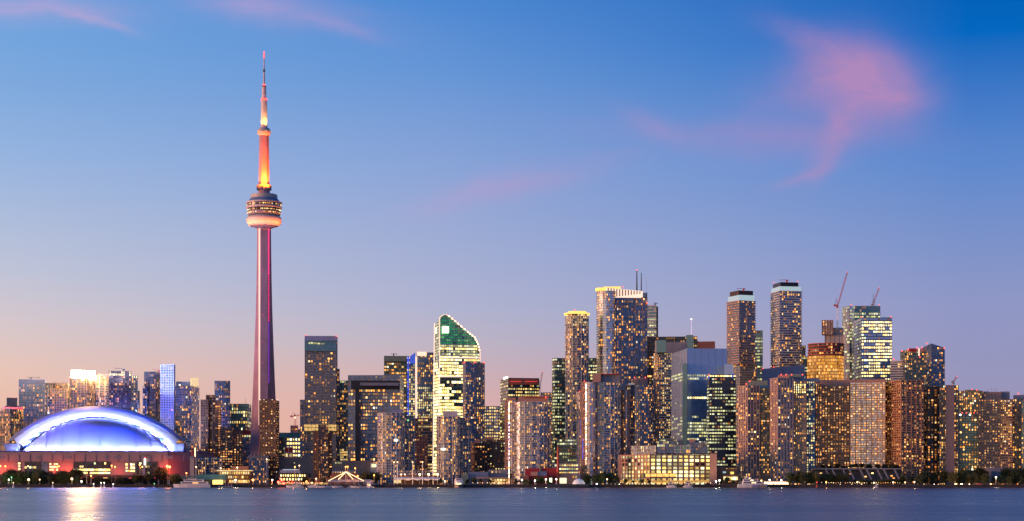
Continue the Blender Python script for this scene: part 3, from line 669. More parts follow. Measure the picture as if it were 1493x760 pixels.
bld('office_tower', 'big blue glass box with patchy yellow lit floors', 'office tower',
    [V(979, 1060, 508, 2080, 'office', core='glass_blue', band=None, pier='mullion', pw=.15, pp=.15, pbays=3, lit=0, xs=1002, th=12, fh=3.9, bw=3, mat='lit_green',
       zones=[(979, 1001, 545, 556, .85, 'lit_green'), (979, 1001, 588, 592, .6, 'lit_green'), (979, 1001, 607, 690, .32, 'lit_green'), (1002, 1060, 547, 556, .9, 'lit_green'), (1002, 1060, 578, 582, .95, 'lit_hot'), (1002, 1060, 582, 604, .08, 'lit_orange'), (1002, 1060, 604, 690, .72, 'lit_green'), (1002, 1060, 528, 538, .05, 'lit_green')]),
     V(995, 1001.5, 530, 2074, 'blank', core='glass_teal', ybot=655, depth=7, part='corner_glazing', noocc=True)], cap=100)
bld('office_tower', 'shorter dark glass office with crowded yellow green lights, joined right of the blue box', 'office tower',
    [V(1031, 1073, 546, 2020, 'office_gr', core='glass_dk', band='dark', bh=1.0, lit=.7, mat='lit_green', row=.45, xs=1034, th=8, zones=[(1031, 1073, 546, 551, .9, 'lit_hot'), (1031, 1073, 552, 566, .15)]), V(1056, 1068.5, 531, 2060, 'blank', core='glass_blue')],
    [xbox('sign', 1032.5, 1034.5, 548, 553, 2018, 'e_bluesign', .6), beacon(1033.5, 546.5, 2018, .8), xbox('sign', 1067, 1069, 545, 551, 2018, 'e_bluesign', .6)], cap=100)
bld('condo_tower', 'rounded condo with an orange lit glass edge behind the waterfront trees', 'condo tower',
    [V(856, 905, 558, 1960, 'condo', core='glass_mid', shape='round', depth=40, lit=.2, bp=.7, fh=2.9), V(848, 872, 557, 1955, 'condo_pink', core='glass_west', lit=.12, shape='round', depth=30, bp=.6, fh=2.9, zones=[(848, 860, 560, 690, .3, 'lit_orange')]),
     V(841, 856, 572, 1975, 'condo', core='glass', lit=.15, shape='round', depth=28, fh=2.9),
     V(866, 904, 546, 1975, 'blank', core='grey', ybot=558, depth=20, part='penthouse'), V(864, 876, 545.5, 1970, 'blank', core='pinkish', ybot=557, depth=14, part='roof_box'), V(873, 903, 545, 1972, 'blank', core='redsteel', ybot=546.2, depth=16, part='roof_rim')],
    [beacon(852, 556, 1960, .7), beacon(845, 571, 1970, .7)] + [xbox('light_line', 846.5, 848, 612 + k * 5, 616 + k * 5, 1972, 'e_blue', .5) for k in range(5)] + [xbox('light_line', 849, 850, 640 + k * 5, 644 + k * 5, 1955, 'e_blue', .5) for k in range(6)], cap=100)
bld('condo_tower', 'dark blue condo with a round pink rooftop drum, directly behind the brick terminal', 'condo tower',
    [V(912, 955, 561, 1990, 'condo_dk', core='glass_mid', band='bluegrey', shape='round', depth=40, lit=.2, fh=2.9), V(906, 918, 569, 1985, 'condo_pink', core='glass_west', lit=.15, shape='round', depth=24, fh=2.9), V(953, 961, 553, 2040, 'condo_dk', lit=.2),
     V(924, 945, 551, 2000, 'blank', core='pinkish', ybot=561, shape='round', depth=20, part='roof_drum'), V(916, 926, 559, 2002, 'blank', core='glass_west', ybot=564, depth=14, part='roof_box')],
    [beacon(925, 550.5, 2000, .7), beacon(941, 550.5, 2000, .7), beacon(948, 653, 1985, .7)], cap=100)
bld('condo_tower', 'balconied tower with a dark cap and icy crown, overhanging pink lit upper half', 'condo tower',
    [V(1060, 1101, 438, 2300, 'condo', core='glass_mid', dim=.12, lit=.12, xs=1078, th=34, bp=1.0, bh=.9, pier=None, ybot=531, fh=3.0, band='slab_pink'), V(1069, 1101.5, 531, 2306, 'condo', core='glass_mid', dim=.15, lit=.17, xs=1079, th=26, pier=None, fh=3.0),
     V(1061.5, 1100, 430, 2304, 'blank', core='e_ice', ybot=438, xs=1078, th=28, part='icy_crown'), V(1064, 1098, 423.5, 2308, 'blank', core='dark_brown', ybot=430.5, xs=1077, th=28, part='dark_cap'), V(1073, 1103, 531, 2330, 'condo', lit=.2, ybot=700, noocc=True)],
    [roofcrane(1074, 1086, 1084, 421.5, 2310, 0, 'redsteel')], cap=100)
bld('apartment_tower', 'slim pale green lit tower tucked behind the pink lit balconied tower', 'tower',
    [V(1100, 1112, 482, 2560, 'office', core='glass_teal', band='greenmet', bh=1.1, lit=.55, mat='lit_green', zones=[(1100, 1112, 482, 492, .05)])], cap=40)
bld('condo_tower', 'tallest balconied tower with a black cap and icy white crown, standing apart against the sky', 'condo tower',
    [V(1124, 1168.5, 424, 2300, 'condo', core='glass_mid', dim=.12, lit=.15, xs=1137, th=20, bp=1.0, bh=.8, pier=None, fh=3.0, zones=[(1158, 1169, 424, 545, .42)]),
     V(1124.5, 1168, 417.5, 2304, 'blank', core='e_ice', ybot=424.5, xs=1137, th=20, part='icy_crown'), V(1127, 1164, 411.5, 2310, 'blank', core='black', ybot=418, xs=1138, th=20, part='dark_cap')],
    [roofcrane(1136, 1149, 1147, 409, 2310, 0, 'redsteel'), beacon(1128, 412, 2305, .7), beacon(1163, 411, 2305, .7)], cap=100)
bld('office_block', 'dark slate slab with a sloping roof below the tallest balconied tower', 'building',
    [V(1111, 1173, 535, 2150, 'blank', core='bluegrey', tops=[538, 532, 532, 538])], [beacon(1128, 535.5, 2148, .7), beacon(1112, 537.5, 2148, .6)], cap=5)
bld('apartment_tower', 'little greenish stub tower left of the gold construction site', 'tower',
    [V(1168, 1178, 520, 2400, 'office_gr', lit=.5, mat='lit_green'), V(1168, 1174, 504, 2410, 'condo_dk', lit=.1)], cap=15)
bld('condo_tower', 'pink fluted condo, the left one of a matching foreground pair', 'condo tower',
    [V(1077, 1107, 562, 1955, 'condo_pink', band='pale_pink', bh=.3, bp=.15, pier='pale_pink', pw=1.2, pp=.3, pbays=1, bw=4.4, lit=.18, xs=1090, th=30, fh=2.95), V(1104, 1124, 566, 1975, 'condo_dk', core='glass', band='tan', pier='tan', pw=.8, lit=.2, fh=2.95, zones=[(1108, 1120, 575, 585, .7)]),
     V(1089, 1119, 555, 1990, 'blank', core='greenmet', ybot=563, depth=20, part='penthouse'), V(1098, 1122, 562, 1985, 'blank', core='bluepanel', ybot=566, depth=16, part='roof_storey')],
    [beacon(1088, 560, 1957, .8), beacon(1093, 556, 1980, .8)], cap=100)
bld('condo_tower', 'pink fluted condo with a blue glass side, the right one of the matching pair', 'condo tower',
    [V(1123.5, 1156, 551, 1935, 'condo_pink', band='pale_pink', bh=.3, bp=.15, pier='pale_pink', pw=1.2, pp=.3, pbays=1, bw=4.4, lit=.18, xs=1134, th=26, fh=2.95), V(1154, 1175, 556, 1945, 'condo_dk', core='glass', band='tan', pier='tan', pw=.8, lit=.24, fh=2.95, zones=[(1157, 1175, 560, 574, .9, 'lit_hot')]),
     V(1173, 1188, 556, 1950, 'condo_blue', core='bluepanel', band='bluepanel', pier='bluepanel', lit=.3, mat='lit_office', fh=2.95),
     V(1146, 1168, 545.5, 1965, 'blank', core='greenmet', ybot=551, depth=20, part='penthouse'), V(1154, 1195, 552, 1960, 'blank', core='bluegrey', ybot=557, depth=16, part='roof_storey'), V(1134, 1150, 547, 1950, 'blank', core='pinkish', ybot=552, depth=12, part='roof_box')],
    [beacon(x, 546.5, 1945, .8) for x in (1139, 1146, 1154, 1170)], cap=100)
bld('unfinished_tower', 'round tower under construction, wrapped in gold lit netting with dark bare floors on top', 'building',
    [V(1177, 1230, 518, 2200, 'condo_dk', core='e_net', band='brown', bh=.6, bp=.3, shape='round', depth=46, lit=.35, mat='lit_orange', fh=4, pier=None, base=0, zones=[(1177, 1230, 536, 556, .9, 'lit_orange')]),
     V(1178.5, 1230, 500, 2202, 'condo_dk', core='dark_brown', band='redsteel', bh=.8, bp=1.0, ybot=517, shape='round', depth=44, lit=.2, mat='lit_orange', fh=3.6, pier=None)], cap=80)
bld('lift_core', 'bare concrete core rising above the gold lit construction tower', 'building',
    [V(1203, 1229, 478, 2240, 'brownprec', core='concrete', band=None, pier='concrete', pw=1, lit=.05, bw=5), V(1199, 1214, 467, 2235, 'brownprec', core='concrete', band='tan', ybot=488, bh=1, lit=.25, depth=12), V(1201, 1214, 488, 2236, 'blank', core='dark', ybot=480, depth=10, noocc=True)], cap=10)
bld('office_tower', 'angular glass tower with a pale folded left side and brightly lit floors', 'office tower',
    [V(1228, 1242, 446, 2280, 'office', core='glass_west', band='mullion', bh=.5, lit=.35, mat='lit_green', xs=1239, th=60, zones=[]),
     V(1240, 1283.5, 446, 2290, 'office', core='glass_teal', band='mullion', bh=.5, lit=.5, mat='lit_green', xs=1246, th=14, zones=[(1246, 1284, 446, 456, 0), (1246, 1284, 456, 463, .8)]),
     V(1245, 1300.5, 463, 2240, 'office', core='glass_blue', band='dark', bh=.8, lit=.75, mat='lit_hot', xs=1256, th=12, row=.45, zones=[(1245, 1256, 463, 560, .25, 'lit_green'), (1256, 1301, 463, 469, 0), (1256, 1300, 469, 473, .95)])],
    [beacon(1241, 444.5, 2285, .8), beacon(1256, 462.5, 2238, .7), beacon(1299, 462, 2238, .8), beacon(1282, 444.5, 2288, .7)], cap=100)
bld('hotel', 'broad pinkish slab hotel with orange glowing windows and long balcony lines', 'hotel',
    [V(1187, 1242, 563, 1985, 'condo_pink', core='glass_brown', band='copper', bh=.7, bp=.8, pier='copper', pw=.7, pp=.4, pbays=4, bw=3.4, lit=.3, mat='lit_orange', depth=24, fh=2.9),
     V(1240, 1290, 557, 1975, 'condo_pink', core='glass_west', band='copper', bh=.7, bp=.5, pier='copper', pw=.7, pp=.3, pbays=2, bw=3.2, lit=.4, mat='lit_orange', depth=24, fh=2.9, zones=[(1284, 1288, 570, 670, .9, 'lit_gold'), (1240, 1290, 560, 680, .78, 'lit_orange')]),  # dense orange panes stand in for the sunset reflected on this block
     V(1190, 1242, 554, 1992, 'blank', core='pinkish', ybot=563, depth=20, part='roof_storey'), V(1186, 1198, 560, 1982, 'condo_pink', core='glass_brown', lit=.3, mat='lit_orange', depth=14), V(1238, 1292, 553.5, 1985, 'blank', core='pinkish', ybot=557, depth=18, part='parapet')], cap=100)
bld('apartment_tower', 'pinkish slab tower with a grey blue shaded side, right wing beside the slab hotel', 'tower',
    [V(1288, 1347, 554, 1950, 'condo_pink', core='glass_brown', band='copper', bh=.7, bp=.3, pier='copper', pw=.9, pp=.5, pbays=2, bw=3.4, lit=.2, mat='lit_orange', xs=1314, th=24, fh=2.9, zones=[(1316, 1346, 640, 690, .5, 'lit')])], cap=100)
bld('condo_tower', 'teal glass towers with red roof lights and a pitched dark top, behind the slab tower', 'condo tower',
    [V(1313, 1350, 511, 2150, 'condo_blue', core='glass_green', band='greenmet', lit=.17, xs=1319, th=16, pier='grey'), V(1343, 1377.5, 506, 2180, 'condo_blue', core='glass_mid', lit=.17, xs=1358, th=20, tops=[505, 501, 507, 507]), V(1299.5, 1315, 526, 2160, 'condo', core='glass', lit=.1, pier=None, bh=1.2)],
    [beacon(x, y, 2145, .9) for x, y in ((1303, 524), (1315, 512), (1324, 510), (1341, 521), (1351, 501), (1376.5, 508), (1344, 507), (1337, 507))] +
    [V_ for V_ in (xbox('red_panel', 1326, 1336, 508, 513, 2147, 'red', 4), xbox('roof_light', 1339, 1341, 508, 519, 2146, 'e_strip', .5), xbox('roof_screen', 1336, 1350, 509, 513, 2149, 'pinkish', 6))], cap=70)
bld('apartment_tower', 'grey tower with a tall blank concrete flank and one column of lit windows', 'tower',
    [V(1346, 1381, 564, 1990, 'condo_dk', core='glass_dk', band='brown', bh=.5, pier='brown', pw=1.0, pbays=1, bw=4, lit=.22, mat='lit_orange', xs=1352, th=14),
     V(1370, 1380, 562, 1975, 'condo_dk', lit=.18, core='glass_dk'), V(1379, 1391.5, 561.5, 1962, 'blank', core='flank', depth=30, part='blank_wall'), V(1391, 1397, 562, 1968, 'condo_dk', core='glass_dk', lit=.5, mat='lit')], cap=100)
bld('apartment_tower', 'greenish lit tower peering over the shorter teal framed block at right', 'tower',
    [V(1396, 1431, 570, 2150, 'condo_dk', core='glass_green', band='tan', pier='tan', lit=.35, mat='lit'), V(1408, 1426, 568.5, 2145, 'condo_dk', core='glass_green', band='tan', lit=.4, depth=12), V(1426, 1440, 571, 2180, 'condo_dk', lit=.1)],
    [beacon(1417, 568, 2140, .7), beacon(1424, 569, 2140, .7)], cap=50)
bld('apartment_tower', 'shorter teal framed block with two white roof lamps and red lights', 'tower',
    [V(1395, 1428, 607, 2020, 'condo_dk', core='glass_teal', band='dark', pier='slab_grey', pw=.5, lit=.25, mat='lit', pbays=1, bw=3.6), V(1396, 1415, 602, 2026, 'blank', core='slab_grey', ybot=607, depth=10, part='parapet')],
    [beacon(1400, 605, 2018, 1, 'e_white', 'roof_lamp'), beacon(1414, 605, 2018, 1, 'e_white', 'roof_lamp')] + [beacon(x, 602, 2018, .7) for x in (1403, 1409, 1420, 1426)], cap=70)
bld('apartment_tower', 'grey tower with a pink penthouse block and a column of orange lit balconies', 'tower',
    [V(1427, 1462, 582, 1990, 'condo_dk', core='glass_brown', band='tan', bh=1.0, pier='tan', pw=.9, bw=3.4, pbays=1, lit=.27, mat='lit_orange', fh=2.9, zones=[(1437, 1462, 584, 590, .8)]), V(1459, 1475, 583, 1984, 'condo', core='glass_brown', band='slab_pink', bh=.8, lit=.45, mat='lit_orange', fh=2.9, pier=None, zones=[(1459, 1475, 584, 645, .75, 'lit')]),
     V(1437, 1460, 571.5, 1998, 'blank', core='pinkish', ybot=582, depth=18, part='penthouse'), V(1459, 1472, 571, 2003, 'blank', core='slab_grey', ybot=582, depth=16, part='penthouse')],
    [mast(x, 566, 571.5, 2000, .2, 'steel', 'antenna') for x in (1441, 1446, 1450, 1453)], cap=100)
bld('apartment_tower', 'blue grey tower at the right frame edge with a red roof light', 'tower',
    [V(1474, 1512, 582, 2020, 'condo_dk', core='glass', band='slab_grey', lit=.2, pier='bluegrey'), V(1478, 1510, 576, 2050, 'blank', core='bluegrey', ybot=583, part='penthouse'), V(1490, 1530, 584, 1990, 'condo_dk', core='glass_teal', lit=.25)], [beacon(1484.5, 574, 2050, .9)], cap=60)
# fill further back so that no gap shows open country
bld('office_block', 'distant mid rise glimpsed low behind the brown tower by the gold crowned one', 'office block',
    [V(812, 846, 640, 2160, 'office_gr', lit=.6, mat='lit_green')], cap=15)
bld('office_block', 'low lit glass block at the foot of the dark green office tower', 'office block',
    [V(805, 843, 676, 1925, 'office', core='glass_dk', band='slab_grey', bh=1.2, fh=4.2, lit=.9, mat='lit_office')], cap=30)
bld('apartment_block', 'far dim block between the teal roofed office and the tall hotel', 'apartment block',
    [V(398, 450, 650, 2900, 'brownprec', lit=.1, noocc=True)], cap=5)
bld('apartment_block', 'dim mid rise filling the gap behind the slender tower row over the stadium roof', 'apartment block',
    [V(200, 212, 640, 2650, 'brownprec', lit=.2), V(286, 296, 655, 2550, 'brownprec', lit=.2)], cap=8)
bld('apartment_block', 'dim block behind the three foreground condos, low between them', 'apartment block',
    [V(700, 742, 650, 2300, 'office_gr', lit=.4)], cap=8)
bld('office_block', 'dark low block behind the brick terminal glass storeys', 'office block',
    [V(900, 985, 640, 2100, 'office_gr', lit=.35, mat='lit_green')], cap=8)

# neighbours just beyond both frame edges
bld('apartment_tower', 'brown gridded tower outside the right frame edge', 'tower', [V(1534, 1566, 600, 2000, 'brownprec', core='glass_brown')], cap=0)
bld('apartment_tower', 'teal glass tower further outside the right frame edge', 'tower', [V(1572, 1612, 570, 2150, 'condo_blue', core='glass_teal')], cap=0)
bld('apartment_block', 'low tan block outside the right frame edge', 'apartment block', [V(1604, 1690, 640, 1990, 'condo_dk', band='tan', pier='tan')], cap=0)
bld('apartment_tower', 'grey glass tower outside the left frame edge', 'tower', [V(-58, -20, 585, 2450, 'condo_dk')], cap=0)
bld('apartment_block', 'low brown block outside the left frame edge', 'apartment block', [V(-130, -64, 640, 2300, 'brownprec')], cap=0)

# ------------------------------------------------------------------ sloping crown of the green lit tower
def interp(tab, v):
    for (a, p), (b, q) in zip(tab, tab[1:]):
        if a <= v <= b or b <= v <= a: return p + (q - p) * (v - a) / (b - a)
    return tab[0][1] if abs(v - tab[0][0]) < abs(v - tab[-1][0]) else tab[-1][1]
def green_crown(root):
    Y = 2350
    edge = [(458.5, 650), (461, 655), (472, 668), (484, 682), (492, 692), (502, 697), (515, 700), (527, 700)]
    left = [(458.5, 646), (463, 641), (527, 641)]
    lface = [(462, 641), (470, 633.6), (527, 632.2)]
    gl, sl_, pane = MB(), MB(), MB(); rng = random.Random(3)
    y = 527.0
    while y > 459.5:
        y1 = max(459, y - 4.1)
        xr = (interp(edge, y) + interp(edge, y1)) / 2; xl = interp(left, y1); x0 = interp(lface, max(y1, 462))
        P1 = Vector((X(xl, Y), Y)); e = Vector((math.cos(R(14)), math.sin(R(14)))); n = Vector((-e.y, e.x))
        k1 = kx(xr); Bn = (k1 * P1.y - P1.x) / (e.x - k1 * e.y)
        k0 = kx(x0); An = max(2, (P1.x - k0 * P1.y) / (e.y + k0 * e.x))
        poly = [tuple(P1 + n * An), tuple(P1), tuple(P1 + e * Bn), tuple(P1 + e * Bn + n * An)]
        z0, z1 = Z(y, Y), Z(y1, Y)
        gl.prism(poly, z0, z1, 'glass_green'); sl_.prism(offset(poly, .3), z0, z0 + .8, 'mullion', bottom=True)
        rot = math.atan2(e.y, e.x)
        k = 1.5
        green = y < 506
        while k < Bn - 1.5:
            c = P1 + e * k - n * .08
            if rng.random() < (.95 if not green else .97):
                cc = 'crown_green' if green else 'lit_hot' if y > 522 or 508 < y < 513 else 'lit_green'
                w = 2.6; q = Vector((e.x, e.y)) * w / 2
                pane.face([(c.x - q.x, c.y - q.y, z0 + 1), (c.x + q.x, c.y + q.y, z0 + 1), (c.x + q.x, c.y + q.y, z1 - .3), (c.x - q.x, c.y - q.y, z1 - .3)], cc)
            k += 3
        nn = Vector((-e.x, -e.y))
        k = 1.5
        while k < An - 1:
            c = P1 + n * k - e * .08; q = n * 1.2
            if rng.random() < .7:
                pane.face([(c.x + q.x, c.y + q.y, z0 + 1), (c.x - q.x, c.y - q.y, z0 + 1), (c.x - q.x, c.y - q.y, z1 - .3), (c.x + q.x, c.y + q.y, z1 - .3)], 'lit_green')
            k += 3
        y = y1
    gl.build('crown_glazing', root); sl_.build('crown_band', root); kind(pane.build('crown_windows', root), 'stuff')
    tb = MB(); Yf = Y - 2
    pts = [(X(p[1], Yf + 6), Yf + 6 * 0, Z(p[0], Yf)) for p in edge]
    pts = [(X(p[1], Yf), Yf, Z(p[0], Yf)) for p in edge]
    for a, b in zip(pts, pts[1:]): tb.tube(a, b, .55, .55, 'e_strip', 5)
    tb.tube((X(641, Yf), Yf, Z(463, Yf)), (X(648, Yf), Yf, Z(458.3, Yf)), .5, .5, 'e_strip', 5)
    for a, b in zip(pts[1:6], pts[2:7]):
        for k in range(3):
            t = k / 3; tb.ball(tuple(a[i] + (b[i] - a[i]) * t for i in range(3)), 1.1, 'e_warm', 6)
    tb.build('roofline_lights', root)
    ed = MB()
    ed.tube((X(640.6, Yf), Yf, Z(700, Yf)), (X(641, Yf), Yf, Z(463, Yf)), .6, .6, 'e_strip', 5)
    ed.build('corner_light_line', root)
    ed = MB(); ed.tube((X(631.2, Yf + 14), Yf + 14, Z(700, Yf)), (X(633.5, Yf + 14), Yf + 14, Z(470, Yf)), .7, .7, 'e_strip', 5); ed.build('corner_light_line', root)
    for yy in (521.5, 549):
        b = MB(); b.box(X(670.5, Yf), Yf, Z(yy + .9, Yf), Z(yy - .9, Yf), X(699, Yf) - X(642, Yf), 1, 'e_strip', R(0)); b.build('floor_light_line', root)
    s = MB(); s.box(X(649.5, Yf), Yf - .8, Z(486, Yf), Z(476, Yf), X(654.5, Yf) - X(644.5, Yf), 1, 'e_neon'); s.build('square_sign', root)
    s = MB(); s.box(X(635.7, Yf + 8), Yf + 6, Z(486, Yf), Z(477, Yf), 1.6, 4, 'e_neon'); s.build('square_sign', root)
M['crown_green'] = lit_mat('green_lit_crown', [(0, (.015, .3, .12)), (.8, (.03, .42, .16)), (1, (.3, .8, .25))], .25, .75, 1.5, inner=.7)
for i, sp in enumerate(SPECS):
    if 'green lit tower with a curved' in sp[1]: SPECS[i] = sp[:4] + ((green_crown,),) + sp[5:]
OCC.append((641, 665, 475, 2350)); OCC.append((665, 692, 495, 2350))
OCC.append((2, 276, 630, 2120)); OCC.append((40, 235, 605, 2130)); OCC.append((366, 402, 560, 2300)); OCC.append((903, 1045, 664, 1890))
run_specs()

# ------------------------------------------------------------------ ground, quay, lake
def big_sheet(name, x0, x1, y0, y1, z, mat, nx=1, ny=1):
    mb = MB()
    mb.face([(x0, y0, z), (x1, y0, z), (x1, y1, z), (x0, y1, z)], mat)
    return kind(mb.build(name), 'structure')
SH = 1850
M['asphalt'] = wall_mat('asphalt', (.05, .05, .05), .9)
M['quaywall'] = wall_mat('quay_wall', (.05, .045, .045), .9, .4, .3)
M['grass'] = wall_mat('park_grass', (.04, .06, .02), .95, .4)
mb = MB(); mb.prism([(-9000, SH), (9000, SH), (30000, 45000), (-30000, 45000)], -3, G, 'asphalt'); kind(mb.build('ground'), 'structure')
mb = MB(); mb.box(0, SH - .6, -2, G + 1.2, 4000, 1.2, 'quaywall'); kind(mb.build('quay'), 'structure')
mb = MB(); mb.box(X(1330, 1868), 1874, G - .5, G + .5, X(1493, 1868) - X(1150, 1868) + 160, 30, 'grass'); kind(mb.build('lawn'), 'structure')
# the lake
m, T, b = new_mat('lake_water'); M['water'] = m
g = T.node('ShaderNodeNewGeometry'); P = g.outputs['Position']
n1 = T.noise(T.v('MULTIPLY', P, (.012, .05, 0)), 1, 5, .6)
n2 = T.noise(T.v('MULTIPLY', P, (.15, .5, 0)), 1, 4, .6)
n3 = T.noise(T.v('MULTIPLY', P, (.0012, .006, 0)), 1, 3, .5)
h = T.m('ADD', T.m('MULTIPLY', n1, 1.8), T.m('MULTIPLY', n2, .12))
bp = T.node('ShaderNodeBump'); bp.inputs['Strength'].default_value = .55; bp.inputs['Distance'].default_value = 1.0
T.l.new(h, bp.inputs['Height']); T.l.new(bp.outputs[0], b.inputs['Normal'])
T.put(b.inputs['Base Color'], T.ramp(n3, [(.3, (.004, .025, .05)), (.7, (.012, .04, .075))]))
T.put(b.inputs['Roughness'], T.m('ADD', T.m('MULTIPLY', T.m('ADD', n3, n1), .16), .12))
b.inputs['IOR'].default_value = 1.333; b.inputs['Specular Tint'].default_value = (.52, .76, 1, 1)
kind(big_sheet('lake_water', -9000, 9000, -3000, SH - .9, 0, 'water'), 'structure')

# ------------------------------------------------------------------ the great tower
TY = 2300; TX = X(385, TY)
def tz(py): return Z(py, TY)
tower = thing('observation_tower', 'immensely tall tapering concrete tower with a round pod and a needle antenna', 'tower', (TX, TY, G))
tower.rotation_euler.z = -math.atan2(TX, TY)
def hw(z):
    return interp([(0, 23.5), (tz(700), 22.5), (tz(660), 19.0), (tz(620), 16.6), (tz(580), 14.8), (tz(540), 13.3), (tz(500), 12.0), (tz(460), 10.8), (tz(420), 9.9), (tz(370), 9.2), (tz(325), 8.8), (999, 8.8)], z)
sh = MB(); rings = []
z = G
while True:
    w = hw(z); t = 4.4 + (w - 9) * .06; Rr = (w - t * .5) / .866; gr = max(1.16 * t, 6.3)
    ring = []
    for k in range(3):
        a = R(-90 + 120 * k); c, s = math.cos(a), math.sin(a)
        Rk = Rr if k else Rr * .92
        for q in (-t, t): ring.append((TX + Rk * c - q * s, TY + Rk * s + q * c, z))
        a2 = a + R(60); ring.append((TX + gr * math.cos(a2), TY + gr * math.sin(a2), z))
    rings.append(ring)
    if z >= tz(322): break
    z = min(tz(322), z + 6.5)
for r0, r1 in zip(rings, rings[1:]):
    n = len(r0)
    for i in range(n): sh.face([r0[i], r0[(i + 1) % n], r1[(i + 1) % n], r1[i]], 'tower_conc')
sh.build('shaft', tower)
def strip(x, y0, y1, mat, dashed=False, w=.9):
    mb = MB(); n = max(1, int((y1 - y0) / 3.2)) if dashed else 1
    for k in range(n):
        a = y0 + (y1 - y0) * k / n; bb = a + (y1 - y0) / n * (.55 if dashed else 1)
        zc = (tz(a) + tz(bb)) / 2
        mb.box(TX + x, TY - 3.15 - 1.2, tz(bb), tz(a), w, .8, mat)
    mb.build('light_strip', tower)
strip(-5.7, 331, 620, 'e_strip', w=2.4); strip(-5.7, 620, 655, 'e_violet', w=1.3); strip(-5.7, 655, 662, 'e_strip')
strip(5.7, 331, 400, 'e_magenta', False, 2.0); strip(5.7, 400, 470, 'e_magenta', True, 2.0); strip(5.7, 470, 560, 'e_violet', True, 1.8)
for yy in (395, 460, 500, 530):
    mb = MB(); mb.ball((TX - 2, TY - hw(tz(yy)) - .4, tz(yy)), .5, 'e_magenta', 6); mb.build('beacon', tower)
k_ = S(TY)
def lathe(name, prof, mat, n=40, smooth=False, mats=None):
    mb = MB(); mb.lathe(TX, TY, [(r * k_, tz(y)) for y, r in prof], mat, n); o = mb.build(name, tower, smooth=False); weld(o)
    if smooth: o.data.polygons.foreach_set('use_smooth', [True] * len(o.data.polygons))
    return o
M['radome'] = wall_mat('white_radome', (.42, .38, .36), .5, .05)
M['pod'] = wall_mat('pod_panel', (.16, .15, .19), .5, .15)
M['antenna_white'] = wall_mat('white_antenna', (.5, .44, .44), .5, .05)
lathe('pod_base', [(334, 9), (332, 14), (329, 20), (329, 22)], 'pod')
lathe('radome_ring', [(330, 20), (328, 23.5), (325, 25), (321, 25.4), (317.5, 24.8), (315.5, 22)], 'radome', smooth=True)
lathe('lower_deck', [(316, 20), (314.5, 23), (310, 24.5), (309, 24.5)], 'pod')
lathe('lower_windows', [(309, 23.5), (304.5, 24.5)], 'glass_dk')
lathe('deck_ring', [(304.5, 24.5), (304, 26), (302, 26), (301.5, 25)], 'radome')
lathe('main_windows', [(301.5, 24.5), (297.5, 24.5)], 'glass_dk')
lathe('deck_ring', [(297.5, 25), (297, 26.2), (295.4, 26.2), (295, 24)], 'radome')
lathe('upper_storey', [(295, 23.5), (291, 20.5), (290, 20)], 'bluegrey')
lathe('roof_drum', [(291, 19.3), (284.5, 19.3), (284, 18), (284, 5)], 'radome')
pw = MB(); rng = random.Random(4)
for (yy, rr_, hh) in ((307.5, 24.5, 1.3), (311.8, 24.6, 1.0), (299.5, 24.8, 1.5)):
    for k in range(70):
        a = R(180 + k * 180 / 70)
        if rng.random() < .5:
            pw.box(TX + rr_ * k_ * math.cos(a), TY + rr_ * k_ * math.sin(a), tz(yy + hh / 2), tz(yy - hh / 2), 1.2, .3, 'lit_hot' if rng.random() < .3 else 'lit', a + R(90))
kind(pw.build('deck_lights', tower), 'stuff')
for px_, sgn in ((380.2, -1), (390, 1)):
    mb = MB(); mb.box(X(px_ - 2 * 0, TY), TY - 5.5, tz(277.5), tz(270), 4.2, 4, 'pod'); mb.build('equipment_box', tower)
mb = MB(); mb.box(X(394, TY), TY - 2, tz(278), tz(270.5), 3, 5, 'pod'); mb.build('equipment_box', tower)
mb = MB(); mb.box(X(376, TY), TY - 2, tz(278), tz(270.5), 3, 5, 'pod'); mb.build('equipment_box', tower)
lathe('neck', [(285, 8.6), (268, 8.2)], 'tower_conc', 12)
hexr = MB()
hexr.lathe(TX, TY, [(7.9 * k_, tz(285)), (7.0 * k_, tz(197))], 'tower_conc', 6); hexr.build('upper_shaft', tower)
lathe('sky_pod', [(198.5, 7), (196, 9), (193.5, 9.8), (191, 9.8), (189.5, 8.6), (188, 8), (186.5, 6)], 'radome', 28, True)
mb = MB()
for k in range(14):
    a = R(180 + k * 180 / 13); mb.box(TX + 9.85 * k_ * math.cos(a), TY + 9.85 * k_ * math.sin(a), tz(193), tz(191.8), .8, .3, 'lit', a + R(90))
kind(mb.build('sky_pod_lights', tower), 'stuff')
lathe('antenna_tube', [(188, 4.7), (146, 4.3)], 'antenna_white', 16)
lathe('red_ring', [(146.5, 4.7), (144, 4.4), (143.5, 3.4)], 'e_red', 16)
lathe('antenna_tube', [(144, 3.3), (126.5, 3.0)], 'antenna_white', 16)
lathe('dark_collar', [(127, 3.2), (125.5, 3.1), (125.3, 1.8)], 'dark_brown', 16)
lathe('red_ring', [(125.3, 2.0), (122.8, 1.8), (122.6, 1.3)], 'e_red', 12)
lathe('antenna_tube', [(123, 1.5), (105, 1.1)], 'antenna_white', 10)
lathe('dark_collar', [(105.5, 1.5), (101.5, 1.4), (101.4, .9)], 'dark_brown', 10)
lathe('antenna_tube', [(102, .9), (84, .75)], 'antenna_white', 8)
lathe('red_tip', [(85, 1.0), (75.5, .8), (75.3, 0)], 'e_red', 8)
def spot(name, loc, to, power, color, size=60, blend=.6, rad=1.5):
    l = bpy.data.lights.new(name, 'SPOT'); l.energy = power; l.color = color; l.spot_size = R(size); l.spot_blend = blend; l.shadow_soft_size = rad
    o = bpy.data.objects.new(name, l); COL.objects.link(o); o.location = loc
    o.rotation_euler = (Vector(to) - Vector(loc)).to_track_quat('-Z', 'Y').to_euler(); return o
